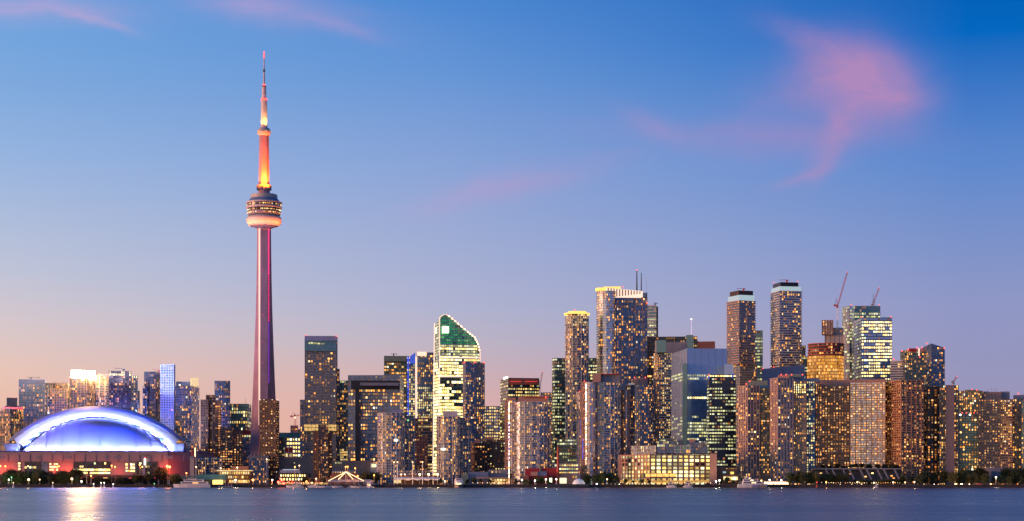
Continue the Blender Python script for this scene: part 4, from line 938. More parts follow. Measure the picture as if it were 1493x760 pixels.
def point(name, loc, power, color, rad=1.0):
    l = bpy.data.lights.new(name, 'POINT'); l.energy = power; l.color = color; l.shadow_soft_size = rad
    o = bpy.data.objects.new(name, l); COL.objects.link(o); o.location = loc; return o
# the tower's own floodlights: amber at the neck and the sky pod, white-orange under the radome; violet spots added to tint the left leg
for ax, e in ((-10, .6), (5, 1.4), (13, 1.0)):
    spot('neck_floodlight', (TX + ax, TY - 19, tz(286)), (TX + ax * .15, TY - 2, tz(228)), 6.5e5 * e, (1, .17, .006), 70)
for ax in (-7, 4, 7):
    spot('sky_pod_floodlight', (TX + ax, TY - 7, tz(187)), (TX + ax * .1, TY - 1, tz(165)), 5e4, (1, .4, .08), 60)
for ax in (-2.4, 2.4):
    spot('antenna_floodlight', (TX + ax, TY - 3.4, tz(144)), (TX, TY, tz(130)), 1.6e3, (1, .35, .2), 60)
for k in range(7):
    a = R(190 + k * 160 / 6)
    spot('radome_floodlight', (TX + 31 * math.cos(a), TY + 31 * math.sin(a), tz(334)), (TX + 21 * math.cos(a), TY + 21 * math.sin(a), tz(322)), 2.0e4, (1, .24, .05), 110)
spot('foot_light', (TX - 34, TY - 40, G + 25), (TX - 8, TY, tz(600)), 1.0e6, (.62, .3, .75), 70)
spot('shaft_tint_light', (TX - 40, TY - 30, G + 60), (TX - 8, TY, tz(440)), 1.3e6, (.8, .32, .55), 50)

# ------------------------------------------------------------------ the domed stadium
DY = 2230
stad = thing('stadium', 'wide stadium with a blue and white floodlit arched roof and reddish concrete walls', 'stadium', (X(138, DY), DY, G))
cx = X(140.5, DY); kd = S(DY); zb = Z(657.3, 2110)
M['membrane'] = wall_mat('white_roof_membrane', (.2, .2, .25), .6, .03)
def arc(x, W_, h):
    x = max(-W_, min(W_, x)); Rr = (W_ * W_ + h * h) / (2 * h); return math.sqrt(max(0, Rr * Rr - x * x)) - (Rr - h)
def arch_sheet(name, A, Bq, mat, n=64):
    mb = MB()
    for i in range(n):
        t0, t1 = -1 + 2 * i / n, -1 + 2 * (i + 1) / n
        def p(D, t): return (X(140.5, D[2]) + t * D[0], D[2], zb + D[3] + arc(t * D[0], D[0], D[1]))
        mb.face([p(A, t0), p(A, t1), p(Bq, t1), p(Bq, t0)], mat)
    o = mb.build(name, stad); weld(o); o.data.polygons.foreach_set('use_smooth', [True] * len(o.data.polygons)); return o
# half width, rise, distance, base lift
def AR(w, rise, y, Y): return (w * S(Y), rise * S(Y), Y, Z(y, Y) - zb)
A0 = AR(132, 53, 645, DY + 45); A2 = AR(120, 44, 641, DY); A3 = AR(109, 48.5, 655, DY - 40)
arch_sheet('rear_roof_vault', A2, A0, 'membrane')
arch_sheet('roof_arch_panel', A3, A2, 'membrane')
def arc_tube(name, D, r, mat, dy_=0, lift=0):
    mb = MB(); n = 48; pts = [(X(140.5, D[2]) + (-1 + 2 * i / n) * D[0], D[2] + dy_, zb + D[3] + lift + arc((-1 + 2 * i / n) * D[0], D[0], D[1])) for i in range(n + 1)]
    for a, bb in zip(pts, pts[1:]): mb.tube(a, bb, r, r, mat, 6, cap=False)
    return mb.build(name, stad)
M['rimblue'] = wall_mat('deep_blue_rim', (.02, .06, .45), .4, .05)
arc_tube('roof_rim', A3, .9, 'rimblue', -.6, -.5)
# front quarter dome
FW, FH_, FD = 107 * S(DY - 48), Z(609.5, DY - 48) - zb, 92.0
mb = MB(); nr, na = 26, 72
def dome(r, a):
    u = math.cos(a); y = -FD * r * math.sin(a) * .8
    return (X(140.5, DY - 48 + y) + FW * u, DY - 48 + y, zb + arc(FW * u, FW, FH_) * (1 - r ** 1.35))
for i in range(nr):
    for j in range(na):
        r0, r1 = i / nr, (i + 1) / nr; a0, a1 = math.pi * j / na, math.pi * (j + 1) / na
        pts = [dome(r1, a0), dome(r1, a1), dome(r0, a1), dome(r0, a0)]
        mb.face(pts[::-1] if False else [pts[1], pts[0], pts[3], pts[2]], 'membrane')
o = mb.build('front_roof_dome', stad); weld(o); o.data.polygons.foreach_set('use_smooth', [True] * len(o.data.polygons))
for j in range(5, na - 4, 6):                      # raised seams
    mb = MB(); a = math.pi * j / na
    pts = [Vector(dome(r / 12, a)) + Vector((0, -.2, .15)) for r in range(3, 12)]
    for p, q in zip(pts, pts[1:]): mb.tube(p, q, .14, .14, 'membrane', 4, cap=False)
    mb.build('roof_seam', stad)
FY = DY - 48 - FD * .8                              # front of the dome
# feet of the arch
for x0, x1 in ((9, 33), (246, 272)):
    mb = MB(); a, bb = X(x0, DY - 46), X(x1, DY - 46); Yq = DY - 60
    P4 = [(a, Yq), (bb, Yq), (bb - 3, Yq + 30), (a + 3, Yq + 30)]
    ins = 4 if x0 < 100 else -4
    zl, zh = Z(658, Yq), Z(647, Yq)
    mb.face([(a + 4, Yq, zl), (bb - 2, Yq, zl), (bb, Yq, zh), (a, Yq, zh)], 'membrane')
    mb.face([(a, Yq, zh), (bb, Yq, zh), (bb - 3, Yq + 30, zh), (a + 3, Yq + 30, zh)], 'membrane')
    mb.face([(a + 4, Yq, zl), (a, Yq, zh), (a + 3, Yq + 30, zh), (a + 4, Yq + 30, zl)], 'membrane')
    mb.face([(bb - 2, Yq, zl), (bb - 2, Yq + 30, zl), (bb - 3, Yq + 30, zh), (bb, Yq, zh)], 'membrane')
    mb.build('arch_foot', stad)
# body: a broad octagonal drum of precast walls
M['stadwall'] = wall_mat('stadium_precast', (.36, .25, .24), .85, .12, .05)
by = FY - 14
def bodypoly(dd=0.0):
    xl, xr = X(-30, by), X(272, by)
    return [(xl - 20 - dd, by + 170), (xl - 20 - dd, by + 40), (xl, by - dd), (xr - 22, by - dd), (xr + 8 + dd, by + 42), (xr + 8 + dd, by + 170)]
mb = MB(); mb.prism(bodypoly(), G, Z(657.5, by), 'stadwall', top='roof'); mb.build('wall', stad)
mb = MB(); mb.prism(bodypoly(1.2), Z(673, by), Z(663, by), 'stadwall', bottom=True); mb.build('upper_wall_band', stad)
mb = MB(); mb.prism(bodypoly(.8), Z(658.8, by), Z(657.4, by), 'rimblue', bottom=True); mb.build('roof_gutter', stad)
mb = MB()
for k in range(19):
    x = X(-20 + k * 16, by); mb.box(x, by - 1.5, Z(673, by), Z(662, by), .35, .5, 'grey')
mb.build('panel_joint', stad)
for x0, x1 in ((-2, 6), (95, 104), (166, 176), (53, 58), (153, 159), (243, 252)):
    mb = MB(); a, bb = X(x0, by), X(x1, by); mb.box((a + bb) / 2, by - 1.3, Z(669, by), Z(665, by), bb - a, .5, 'grey'); mb.build('louvre', stad)
def glazed(x0, x1, y0, y1, core, lit, mat, rows, row=0.0, cw=2.4):
    mb = MB(); a, bb = X(x0, by), X(x1, by); mb.box((a + bb) / 2, by - .2, Z(y1, by), Z(y0, by), bb - a, .6, core); o = mb.build('glazing', stad)
    rg = random.Random(int(x0)); hgt = (Z(y0, by) - Z(y1, by)) / rows
    n = int((bb - a) / cw)
    for r in range(rows):
        for k in range(n):
            if rg.random() < lit[r % len(lit)]:
                w = MB(); xx = a + (k + .5) * (bb - a) / n
                q = bpy.data.objects.new('window', unit_quad(mat)); COL.objects.link(q); q.parent = stad
                q.location = (xx - stad.location[0], by - .56 - stad.location[1], Z(y1, by) + (r + .5) * hgt - G); q.scale = ((bb - a) / n * .86, 1, hgt * .6)
glazed(36, 46, 673.5, 695, 'glass_dk', (.4, .5, .3), 'lit_office', 4)
glazed(47, 59, 673.5, 695, 'glass_dk', (.4, .2, .2), 'lit_office', 4)
glazed(60.5, 70.5, 673.5, 695, 'glass_mid', (.05, .1, .1), 'lit_office', 4)
glazed(107, 161, 673.5, 692, 'glass_dk', (.95, .92, .35, .3), 'lit_hot', 4)
glazed(199, 230, 673.5, 692, 'glass_dk', (.25, .3, .4), 'lit_office', 4, cw=3)
glazed(72, 85, 674.8, 687, 'stadwall', (.8, .9, .8), 'lit_hot', 3)
glazed(183, 197, 675, 689, 'stadwall', (.9, .6, .8), 'lit_hot', 3, cw=2.8)
glazed(23, 30, 674, 690, 'stadwall', (.5, .6, .5), 'lit_hot', 4, cw=2.6)
mb = MB(); a = X(211, by)
mb.box(a, by - 3, Z(664, by), Z(662.6, by), 7.5, 3, 'grey'); mb.box(a, by - 3, Z(695, by), Z(664, by), 2.6, 2, 'bluepale'); mb.build('sign_pylon', stad)
mb = MB(); mb.box(a + 1.2, by - 4.4, Z(678, by), Z(669, by), 1.6, .4, 'e_white'); mb.build('sign_panel', stad)
mb = MB(); mb.box(a + 1.2, by - 4.4, Z(668.8, by), Z(667, by), 1.4, .4, 'e_red'); mb.build('sign_panel', stad)
# satellite dish on the wall
mb = MB(); mb.lathe(0, 0, [(0, 0), (1.0, .25), (1.9, .9)], 'white', 14); o = mb.build('satellite_dish', stad)
o.location = (X(23, by) - stad.location[0], -(DY - by) - 3, Z(670, by) - G); o.rotation_euler = (R(60), R(25), 0)
# blue white floodlights along the roof edge
def area(name, loc, to, sx, sy, power, color, spread=90):
    l = bpy.data.lights.new(name, 'AREA'); l.spread = R(spread); l.shape = 'RECTANGLE'; l.size = sx; l.size_y = sy; l.energy = power; l.color = color
    o = bpy.data.objects.new(name, l); COL.objects.link(o); o.location = loc
    o.rotation_euler = (Vector(to) - Vector(loc)).to_track_quat('-Z', 'Y').to_euler(); return o
BLUE = (.05, .085, 1); LAV = (.5, .56, 1)
zf = zb + 1.0
for k in range(12):
    a = math.pi * (k + .5) / 12; ex, ey = FW * math.cos(a), -FD * .8 * math.sin(a)
    def at(f, o=0.0): n = Vector((math.cos(a) / FW, -math.sin(a) / (FD * .8))).normalized() * o; return (X(140.5, DY - 48 + ey * f) + ex * f + n.x, DY - 48 + ey * f + n.y)
    area('dome_floodlight', (*at(1, 9), zb + .2), (*at(.62), zb + 20), 19, .8, 2.6e4, (.05, .085, 1), 130)
    area('dome_base_light', (*at(1, 5), zb + .1), (*at(.93), zb + 8), 19, .5, 5e4, LAV, 140)
c1 = X(140.5, DY - 60)
for k in range(4):
    xx = (-1 + 2 * (k + .5) / 4) * FW * .7
    area('high_floodlight', (c1 + xx, by + 3, zb + 3), (c1 + xx * .75, DY - 62, zb + 36), 30, 1, 1.2e5, (.04, .07, 1), 44)
for k in range(12):
    xx = (-1 + 2 * (k + .5) / 12) * FW * .8
    area('rim_floodlight', (X(140.5, DY - 47) + xx, DY - 46, zb + arc(xx, FW, FH_) + 3.0), (X(140.5, DY - 80) + xx * .85, DY - 66, zb + arc(xx, FW, FH_) - 3), 12, 1.2, 4.5e3, (.16, .2, 1), 130)
for k in range(16):
    t = -1 + 2 * (k + .5) / 16
    xx = t * A3[0]; zz = zb + A3[3] + arc(xx, A3[0], A3[1]); area('arch_floodlight', (X(140.5, A3[2]) + xx, A3[2] - 7, zz + .6), (cx + xx * 1.04, DY - 14, zz + 8), 13, .6, 6e4, (.55, .6, 1), 60)
for fx in (21, 259):
    area('foot_light', (X(fx, DY - 68), DY - 68, Z(656.5, DY - 68)), (X(fx, DY - 58), DY - 58, Z(651, DY - 58)), 12, .5, 3.5e3, (.3, .4, 1), 140)
for sx_ in (-1, 1):
    for k in range(3):
        area('foot_light', (X(140.5, DY - 64) + sx_ * (100 - k * 6) , DY - 64, zb - 3), (cx + sx_ * (98 - k * 8), DY - 30, zb + 12), 6, 1, 3e4, LAV)
for k in range(8):
    t = -1 + 2 * (k + .5) / 8; xx = t * A2[0] * .92
    area('vault_floodlight', (cx + xx, DY - 14, zb + A2[3] + arc(xx, A2[0], A2[1]) + 4.0), (cx + xx, DY + 26, zb + A2[3] + arc(xx, A2[0], A2[1]) + 1), 22, .6, 1.8e4, (.03, .07, 1), 60)
# red wall washers on the walls between the glazing
for px_, e in ((2, 1.3), (12, 1), (77, 1), (94, 1.2), (101, .8), (172, .6), (246, 1.4), (262, 1.6), (236, 1), (150, .6)):
    point('wall_washer', (X(px_, by - 9), by - 8, Z(688, by)), 6.0e3 * e, (1, .09, .03), .6)

# raised expressway running past the stadium front
er = thing('elevated_road', 'dark raised expressway on piers crossing in front of the red stadium walls', 'viaduct', (X(130, 2040), 2040, G))
mb = MB(); a, b_ = X(-40, 2040), X(283, 2040); mb.box((a + b_) / 2, 2046, Z(695.5, 2040), Z(693.2, 2040), b_ - a, 18, 'dark_brown'); mb.build('deck', er)
mb = MB(); mb.box((a + b_) / 2, 2036.8, Z(694, 2040), Z(692.6, 2040), b_ - a, .3, 'brick'); mb.build('parapet', er)
for k in range(22):
    mb = MB(); x = X(-30 + k * 14.6, 2046); mb.box(x, 2046, G, Z(695.6, 2040), 1.6, 12, 'grey'); mb.build('pier', er)
mb = MB(); mb.box((a + b_) / 2, 2060, G, Z(696, 2060), b_ - a, 2, 'dark_brown'); mb.build('retaining_wall', er)
for k in range(16):
    mb = MB(); x = X(-8 + k * 18, 2036); mb.box(x, 2036, Z(697.6, 2036), Z(696.4, 2036), 2.2 + (k * 7) % 4, .4, 'e_redband' if k % 3 else 'lit_orange'); mb.build('under_deck_light', er)

for px_ in (110, 121, 133):
    point('crown_spill_light', (X(px_, 2468), 2468, Z(552, 2468)), 3e4, (1, .5, .16), 2)  # added lamps that carry the crown's golden spill onto nearby facades

# ------------------------------------------------------------------ cranes
def tower_crane(label, x, ybase, ycab, tip, ctr, Y, mat='redsteel', mastmat='white', lamp=False):
    t = thing('tower_crane', label, 'crane', (X(x, Y), Y, Z(ybase, Y)))
    def lattice(p, q, w, mat):
        mb = MB(); p, q = Vector(p), Vector(q); d = q - p; n = max(2, int(d.length / (w * 1.6))); d.normalize()
        a = d.orthogonal().normalized(); b = d.cross(a); cs = [(a * i + b * j) * w / 2 for i, j in ((1, 1), (-1, 1), (-1, -1), (1, -1))]
        for c in cs: mb.tube(p + c, q + c, .14, .14, mat, 4)
        for k in range(n):
            u = p + (q - p) * k / n; v = p + (q - p) * (k + 1) / n
            for i in range(4): mb.tube(u + cs[i], v + cs[(i + 1) % 4], .09, .09, mat, 3, cap=False)
        return mb
    lattice((X(x, Y), Y, Z(ybase, Y)), (X(x, Y), Y, Z(ycab, Y)), 2.2, mastmat).build('mast', t)
    mb = MB(); mb.box(X(x, Y) - .6, Y - 1.6, Z(ycab + 1, Y), Z(ycab - 2.2, Y), 2.4, 2.4, mat); mb.build('cab', t)
    lattice((X(x, Y), Y, Z(ycab - 1, Y)), (X(tip[0], Y), Y, Z(tip[1], Y)), 1.2, mat if lamp else 'redsteel').build('jib', t)
    mb = MB(); mb.box(X(ctr[0], Y), Y, Z(ctr[1] + 2.5, Y), Z(ctr[1], Y), 3.2, 2.4, mat)
    mb.tube((X(x, Y), Y, Z(ycab - .5, Y)), (X(ctr[0], Y), Y, Z(ctr[1] + 1.2, Y)), .5, .5, mat, 4); mb.build('counterweight', t)
    mb = MB(); ap = (X((x + ctr[0]) / 2, Y), Y, Z(ycab - 13, Y) if tip[1] < ycab - 20 else Z(ycab - 5, Y))
    mb.tube((X(x, Y), Y, Z(ycab - 1, Y)), ap, .4, .25, mat, 4); mb.tube(ap, (X(ctr[0], Y), Y, Z(ctr[1], Y)), .15, .15, mat, 3)
    mb.tube(ap, (X(tip[0], Y), Y, Z(tip[1], Y)), .08, .08, 'steel', 3); mb.build('apex_frame', t)
    mb = MB(); mb.ball((X(tip[0], Y), Y, Z(tip[1], Y)), .5, 'e_red', 6); mb.build('beacon', t)
    if lamp:
        mb = MB(); mb.ball((X(x, Y), Y - 2, Z(ycab + 2, Y)), 1.2, 'e_warm', 8); mb.build('work_light', t)
tower_crane('red and white luffing crane with a long raised jib over the bare concrete core', 1221, 482, 448, (1235.5, 397), (1217.5, 444), 2238, 'redsteel')
tower_crane('pale luffing crane jib rising behind the angular glass tower', 1274, 470, 441, (1282, 420), (1272, 443), 2320, 'steel', 'steel')
tower_crane('small red crane jib beside the little beige tower', 787, 600, 567, (791, 542), (785.5, 564), 2452, 'redsteel', 'redsteel')
tower_crane('tiny distant crane with a bright work light, right of the concrete tower', 430.5, 640, 607, (437, 605.5), (425, 606), 2780, 'redsteel', 'redsteel', True)
tower_crane('tiny raised crane jib over the roof right of the blank flanked tower', 1390, 566, 559, (1395, 549), (1389, 556), 2150, 'steel', 'steel')

# ------------------------------------------------------------------ Brick terminal on the quay
t = thing('terminal_building', 'long pinkish brick warehouse with rows of bright windows and a glass storey on its roof', 'building', (X(975, 1880), 1880, G))
B = Bld(t, 100); rng = random.Random(77)
OCC[:] = [o for o in OCC if o != (903, 1045, 664, 1890)]
sd = st(core='glass_dk', band='pinkish', bh=1.2, bp=.35, pier='pinkish', pw=1.7, pp=.7, bw=8.2, pbays=1, fh=4.75, lit=.92, mat='lit_office', row=.2, wr=(1, .95), hf=1,
        zones=[(948, 1034, 669.5, 673.5, 1, 'lit_hot'), (948, 966, 679, 684, 1, 'lit_hot'), (960, 1010, 688, 694, .95, 'lit_hot'), (1034, 1045, 664, 706, .3, 'lit'), (948, 1034, 694, 702, .95, 'lit_gold')])
facade(B, rect_corner(903, 948, 1036, 1875, 30), G, Z(662.5, 1875), sd, rng, 1875)
for v in (V(1035, 1045, 661.5, 1878, 'blank', core='pinkish', part='end_block', depth=24), V(902.5, 905.5, 665, 1905, 'blank', core='pinkish', part='corner_pier', depth=10)):
    facade(B, vol_poly(v), G, Z(v['ytop'], v['Y']), dict(STY['blank'], **v['over']), rng, v['Y'])
for v in (V(958, 984, 643, 1895, 'condo_blue', core='glass_mid', ybot=661, lit=.3, fh=3.4, mat='lit_office', base=1), V(984, 1006, 650, 1893, 'condo', core='glass_teal', ybot=661, lit=.1, fh=3.4), V(1006, 1031, 645, 1895, 'condo_blue', core='glass_mid', ybot=661, lit=.2, fh=3.4), V(1005, 1013, 640.5, 1900, 'blank', core='pinkish', ybot=646),
          V(921, 958, 650, 1925, 'condo', core='glass_mid', ybot=664, lit=.25, fh=3, mat='lit_office', xs=955, th=26)):
    facade(B, vol_poly(v), Z(v['ybot'], v['Y']), Z(v['ytop'], v['Y']), dict(STY[v['style']], **v['over']), rng, v['Y'], [Z(q, v['Y']) for q in v['tops']] if v['tops'] else None)
finish(B, rng)
mb = MB(); Yt = 1866
mb.box((X(938, Yt) + X(985, Yt)) / 2, Yt, Z(696, Yt), Z(690, Yt), X(985, Yt) - X(938, Yt), 8, 'glass_green'); mb.build('glazed_annex', t)
mb = MB(); mb.box((X(940, Yt) + X(985, Yt)) / 2, Yt - 4.1, Z(695.3, Yt), Z(690.8, Yt), X(985, Yt) - X(941, Yt), .3, 'lit_gold'); mb.build('annex_glazing', t)
for x in (948, 957, 966, 975):
    mb = MB(); mb.box(X(x, Yt), Yt - 4.4, Z(704, Yt), Z(690, Yt), .5, .4, 'dark'); mb.build('annex_post', t)
mb = MB(); mb.box((X(905, Yt) + X(1035, Yt)) / 2, Yt + 6, Z(704, Yt), Z(700.5, Yt), X(1035, Yt) - X(905, Yt), 2, 'e_shop' if False else 'lit_gold'); mb.build('shopfront', t)

# ------------------------------------------------------------------ low waterfront buildings
def low(name, label, cat, parts, group=None):
    """parts: (part name, x0, x1, y0, y1, distance, depth, material)"""
    p = parts[0]; t = thing(name, label, cat, (X((p[1] + p[2]) / 2, p[5]), p[5], G), group)
    for nm, x0, x1, y0, y1, Y, d, m in parts:
        mb = MB(); a, b_ = X(x0, Y), X(x1, Y); mb.box((a + b_) / 2, Y + d / 2, Z(y1, Y) if y1 < 708 else G - .2, Z(y0, Y), b_ - a, d, m); mb.build(nm, t)
    return t
def wins(x0, x1, y0, y1, n, Y, m, k=.65): # a run of windows
    w = (x1 - x0) / n
    return [('window', x0 + i * w + w * (1 - k) / 2, x0 + i * w + w * (1 + k) / 2, y0, y1, Y - .25, .3, m) for i in range(n)]
low('pavilion', 'gold lit terrace building with deep balconies at the foot of the concrete tower', 'building',
    [('wall', 318, 366, 686, 709, 1925, 16, 'brown'), ('terrace_slab', 316, 367, 685.5, 687, 1915, 12, 'lit_gold'), ('terrace_slab', 320, 366, 692, 693, 1914, 12, 'tan'), ('roof_storey', 338, 362, 680, 685.5, 1930, 12, 'brick')] + wins(320, 364, 688, 691.5, 13, 1924, 'lit_gold') + wins(322, 362, 694, 697.5, 12, 1924, 'lit') + wins(334, 364, 700, 704, 9, 1924, 'lit_gold', .9))
low('boathouse', 'low shed with a teal roof behind the white yacht', 'shed',
    [('wall', 263, 326, 698.5, 709, 1895, 14, 'glass_green'), ('roof', 287, 327.5, 692, 699.5, 1890, 22, 'tealroof'), ('roof', 263, 287, 693.5, 700, 1892, 20, 'greenmet'), ('lit_front', 310, 325, 700, 706.5, 1889.3, .5, 'lit_hot')])
low('concrete_pylon', 'pale round topped concrete pylon right of the stadium wall', 'pylon',
    [('shaft', 277, 283, 668, 709, 1960, 4.5, 'concrete'), ('cap', 276, 283.8, 665.5, 668, 1959.5, 5.5, 'bluegrey')])
tt = thing('lit_lattice_tower', 'slender lattice mast lit orange beside the stadium end', 'mast', (X(282, 1990), 1990, G))
mb = MB()
for k in range(8):
    y0, y1 = 655 + k * 5, 660 + k * 5; mb.tube((X(279.5, 1990), 1990, Z(y0, 1990)), (X(284, 1990), 1990, Z(y1, 1990)), .25, .25, 'redsteel', 4); mb.tube((X(284, 1990), 1990, Z(y0, 1990)), (X(279.5, 1990), 1990, Z(y1, 1990)), .25, .25, 'redsteel', 4)
for x in (279.5, 284): mb.tube((X(x, 1990), 1990, G), (X(x, 1990), 1990, Z(652, 1990)), .3, .3, 'redsteel', 4)
mb.build('lattice', tt); mb = MB(); mb.box(X(284.5, 1988), 1988, Z(668, 1988), Z(653, 1988), .9, .5, 'e_warm'); mb.build('light_strip', tt)
low('market_hall', 'low hall with a pale blue glowing curved roof right of the concrete tower', 'building',
    [('wall', 405, 450, 690, 709, 1935, 20, 'dark_brown'), ('roof', 408, 437, 685.5, 689.8, 1930, 20, 'bluepale'), ('roof_lantern', 412, 432, 684.3, 685.8, 1933, 14, 'e_ice')] + wins(408, 446, 692, 695, 11, 1935, 'lit_hot', .55) + wins(408, 446, 697.5, 700.5, 9, 1935, 'lit_hot', .5))
low('shop_row', 'low red fronted shop row behind the moored cruisers', 'building',
    [('wall', 446, 482, 697, 709, 1905, 10, 'brown'), ('canopy', 404, 478, 702.2, 703.6, 1893, 6, 'redsteel')] + wins(405, 478, 703.8, 706.5, 26, 1898, 'lit_gold', .7))
low('low_red_building', 'low red walled building with a blue grey roof behind the string lit tent', 'building',
    [('wall', 483, 520, 690, 709, 1935, 14, 'brick'), ('roof', 484, 519, 686.5, 690, 1933, 14, 'bluegrey')] + wins(484, 519, 688, 689.6, 10, 1933, 'lit', .4))
low('church', 'small floodlit white spired chapel left of the first foreground condo', 'chapel',
    [('nave', 530, 543, 690, 709, 1940, 12, 'pale'), ('tower', 547, 552, 688, 709, 1942, 4, 'white'), ('spire', 549, 550.3, 676, 688, 1943, 1, 'white')])
low('blue_shed', 'flat blue grey shed under the right hand gridded condo', 'shed',
    [('wall', 683, 712, 688, 709, 1925, 16, 'bluegrey'), ('wall', 712, 741, 685, 698, 1935, 14, 'grey'), ('canopy', 694, 742, 696, 698, 1900, 22, 'pinkish'), ('wall', 672, 683, 691, 709, 1922, 12, 'greenmet')] + wins(715, 732, 687, 689.5, 3, 1935, 'lit', .4) + wins(716, 741, 698.5, 701.5, 6, 1915, 'lit_gold', .8) + wins(716, 741, 702.5, 706, 8, 1914, 'lit_orange', .9))
low('red_factory', 'cluster of red clad sheds with a grey box, under the gold strip curved condo', 'factory',
    [('wall', 770, 798, 693, 709, 1905, 16, 'red'), ('wall', 766, 787, 683, 693, 1915, 16, 'red'), ('wall', 790, 815, 682.5, 709, 1918, 14, 'red'), ('grey_box', 784, 797, 687.5, 694, 1903, 8, 'bluegrey'), ('pink_box', 774, 784, 688, 694, 1902, 8, 'pinkish'), ('wall', 762, 771, 694, 709, 1900, 10, 'brick'), ('lit_door', 801, 805, 697, 703.5, 1899, .4, 'lit_hot')])
low('shed_with_dome', 'pale low shed with a lit opening right of the red factory', 'shed',
    [('wall', 815, 848, 690, 709, 1915, 14, 'pinkish'), ('wall', 838, 846, 690, 700, 1905, 10, 'grey'), ('lit_front', 816, 826, 697, 705, 1914.6, .4, 'lit_office')] + wins(834, 842, 694, 697, 2, 1904, 'lit', .6))
tt = thing('white_dome_tent', 'small white domed tent on the quay, left of the dark waterfront trees', 'tent', (X(844, 1870), 1870, G))
mb = MB(); mb.lathe(X(844, 1870), 1870, [(7, G), (6.4, G + 3), (4.5, G + 5.6), (2, G + 7), (0, G + 7.4)], 'white', 18); mb.build('canopy', tt)
tt = thing('red_chimney', 'tall tapering red chimney beside the red factory', 'chimney', (X(813.5, 1912), 1912, G))
mb = MB(); mb.tube((X(813.5, 1912), 1912, G), (X(813.5, 1912), 1912, Z(651, 1912)), 1.9, .9, 'redsteel', 12); mb.build('stack', tt)
mb = MB(); mb.tube((X(813.5, 1912), 1912, Z(652, 1912)), (X(813.5, 1912), 1912, Z(650, 1912)), 1.1, 1.1, 'dark', 12); mb.build('rim', tt)
low('office_block', 'dark brown block with dim lettering and a bright screen, right of the terminal', 'building',
    [('wall', 1045, 1077, 681, 709, 1925, 16, 'brown'), ('canopy', 1054, 1076, 694, 696, 1910, 8, 'pinkish'), ('screen', 1054, 1058.5, 687.5, 690, 1921, .5, 'e_ice'), ('screen', 1065, 1070, 688, 691.5, 1921, .5, 'e_gold')] +
    [('sign', a, a + 1.4, 683, 684, 1924, .4, 'lit_dim') for a in (1059, 1061, 1064, 1066.5, 1069, 1072.5)] + wins(1055, 1076, 695.5, 700, 6, 1908, 'lit_hot', .85) + wins(1058, 1074, 700.8, 703, 5, 1908, 'lit_orange', .7))
low('shop_row', 'brightly lit white gold shopfronts at the foot of the pink fluted pair', 'building',
    [('wall', 1078, 1150, 702, 709, 1900, 10, 'tan'), ('canopy', 1114, 1152, 701.5, 702.5, 1892, 8, 'pale')] + wins(1114, 1150, 702.8, 706.6, 12, 1894, 'e_warm', .82))
tt = low('podium', 'dark concrete podium with slanting fins in front of the slab hotel', 'building',
    [('wall', 1190, 1312, 684, 709, 1930, 40, 'dark'), ('roof_slab', 1188, 1314, 682.8, 684.6, 1922, 44, 'grey')] + wins(1236, 1260, 681.5, 682.6, 9, 1921, 'lit', .5))
for i in range(9):
    mb = MB(); x = 1204 + i * 12.5 - (3 if i % 2 else 0)
    mb.tube((X(x, 1920), 1920, Z(685, 1920)), (X(x + 7, 1918), 1918, Z(699, 1918)), 1.0, 1.0, 'grey', 4); mb.build('slanting_fin', tt)
for x, y in ((1197, 690), (1240, 691), (1272, 690), (1262, 695), (1300, 694), (1303, 697)):
    mb = MB(); mb.box(X(x, 1921), 1921, Z(y + 1, 1921), Z(y - .8, 1921), 2.4, .5, 'lit_hot' if x == 1272 else 'lit_orange'); mb.build('window', tt)
low('plinth_building', 'blocky pinkish base under the grey tower with the pink penthouse', 'building',
    [('wall', 1425, 1445, 686, 709, 1930, 20, 'tan'), ('wall', 1440, 1475, 682, 700, 1945, 20, 'grey')])

# ------------------------------------------------------------------ pavilion with masts, string lit tent
Yp = 1872
tt = thing('masted_pavilion', 'white tent roofed pavilion strung from tall poles before the first two condos', 'pavilion', (X(607, Yp), Yp, G))
for x in (574.5, 579.5, 601.5, 616, 631.5):
    mb = MB(); mb.tube((X(x, Yp - 6), Yp - 6, G), (X(x, Yp - 6), Yp - 6, Z(674.5, Yp - 6)), .38, .25, 'white', 6); mb.ball((X(x, Yp - 6), Yp - 6, Z(674, Yp - 6)), .7, 'e_warm', 6); mb.build('pole', tt)
mb = MB(); n = 30
for i in range(n):
    x0, x1 = 575 + 66 * i / n, 575 + 66 * (i + 1) / n
    f = lambda x: Z(699.8, Yp) + 1.4 * abs(math.sin((x - 575) / 13.5 * math.pi)) * -1 + .8
    mb.face([(X(x0, Yp), Yp - 4, f(x0)), (X(x1, Yp), Yp - 4, f(x1)), (X(x1, Yp), Yp - 4, Z(698, Yp)), (X(x0, Yp), Yp - 4, Z(698, Yp))], 'white')
    mb.face([(X(x0, Yp), Yp - 4, Z(698, Yp)), (X(x1, Yp), Yp - 4, Z(698, Yp)), (X(x1, Yp), Yp + 6, Z(696, Yp)), (X(x0, Yp), Yp + 6, Z(696, Yp))], 'white')
mb.build('canopy', tt)
mb = MB()
for i in range(22):
    x0, x1 = 579 + 62 * i / 22, 579 + 62 * (i + 1) / 22
    mb.tube((X(x0, Yp), Yp + 4, Z(687 if i % 2 else 691.5, Yp)), (X(x1, Yp), Yp + 4, Z(691.5 if i % 2 else 687, Yp)), .2, .2, 'pale', 4)
for y in (687, 691.5): mb.tube((X(579, Yp), Yp + 4, Z(y, Yp)), (X(641, Yp), Yp + 4, Z(y, Yp)), .25, .25, 'pale', 4)
mb.build('roof_truss', tt)
mb = MB(); mb.box((X(578, Yp) + X(640, Yp)) / 2, Yp + 10, G, Z(693, Yp), X(640, Yp) - X(578, Yp), 8, 'brown'); mb.build('wall', tt)
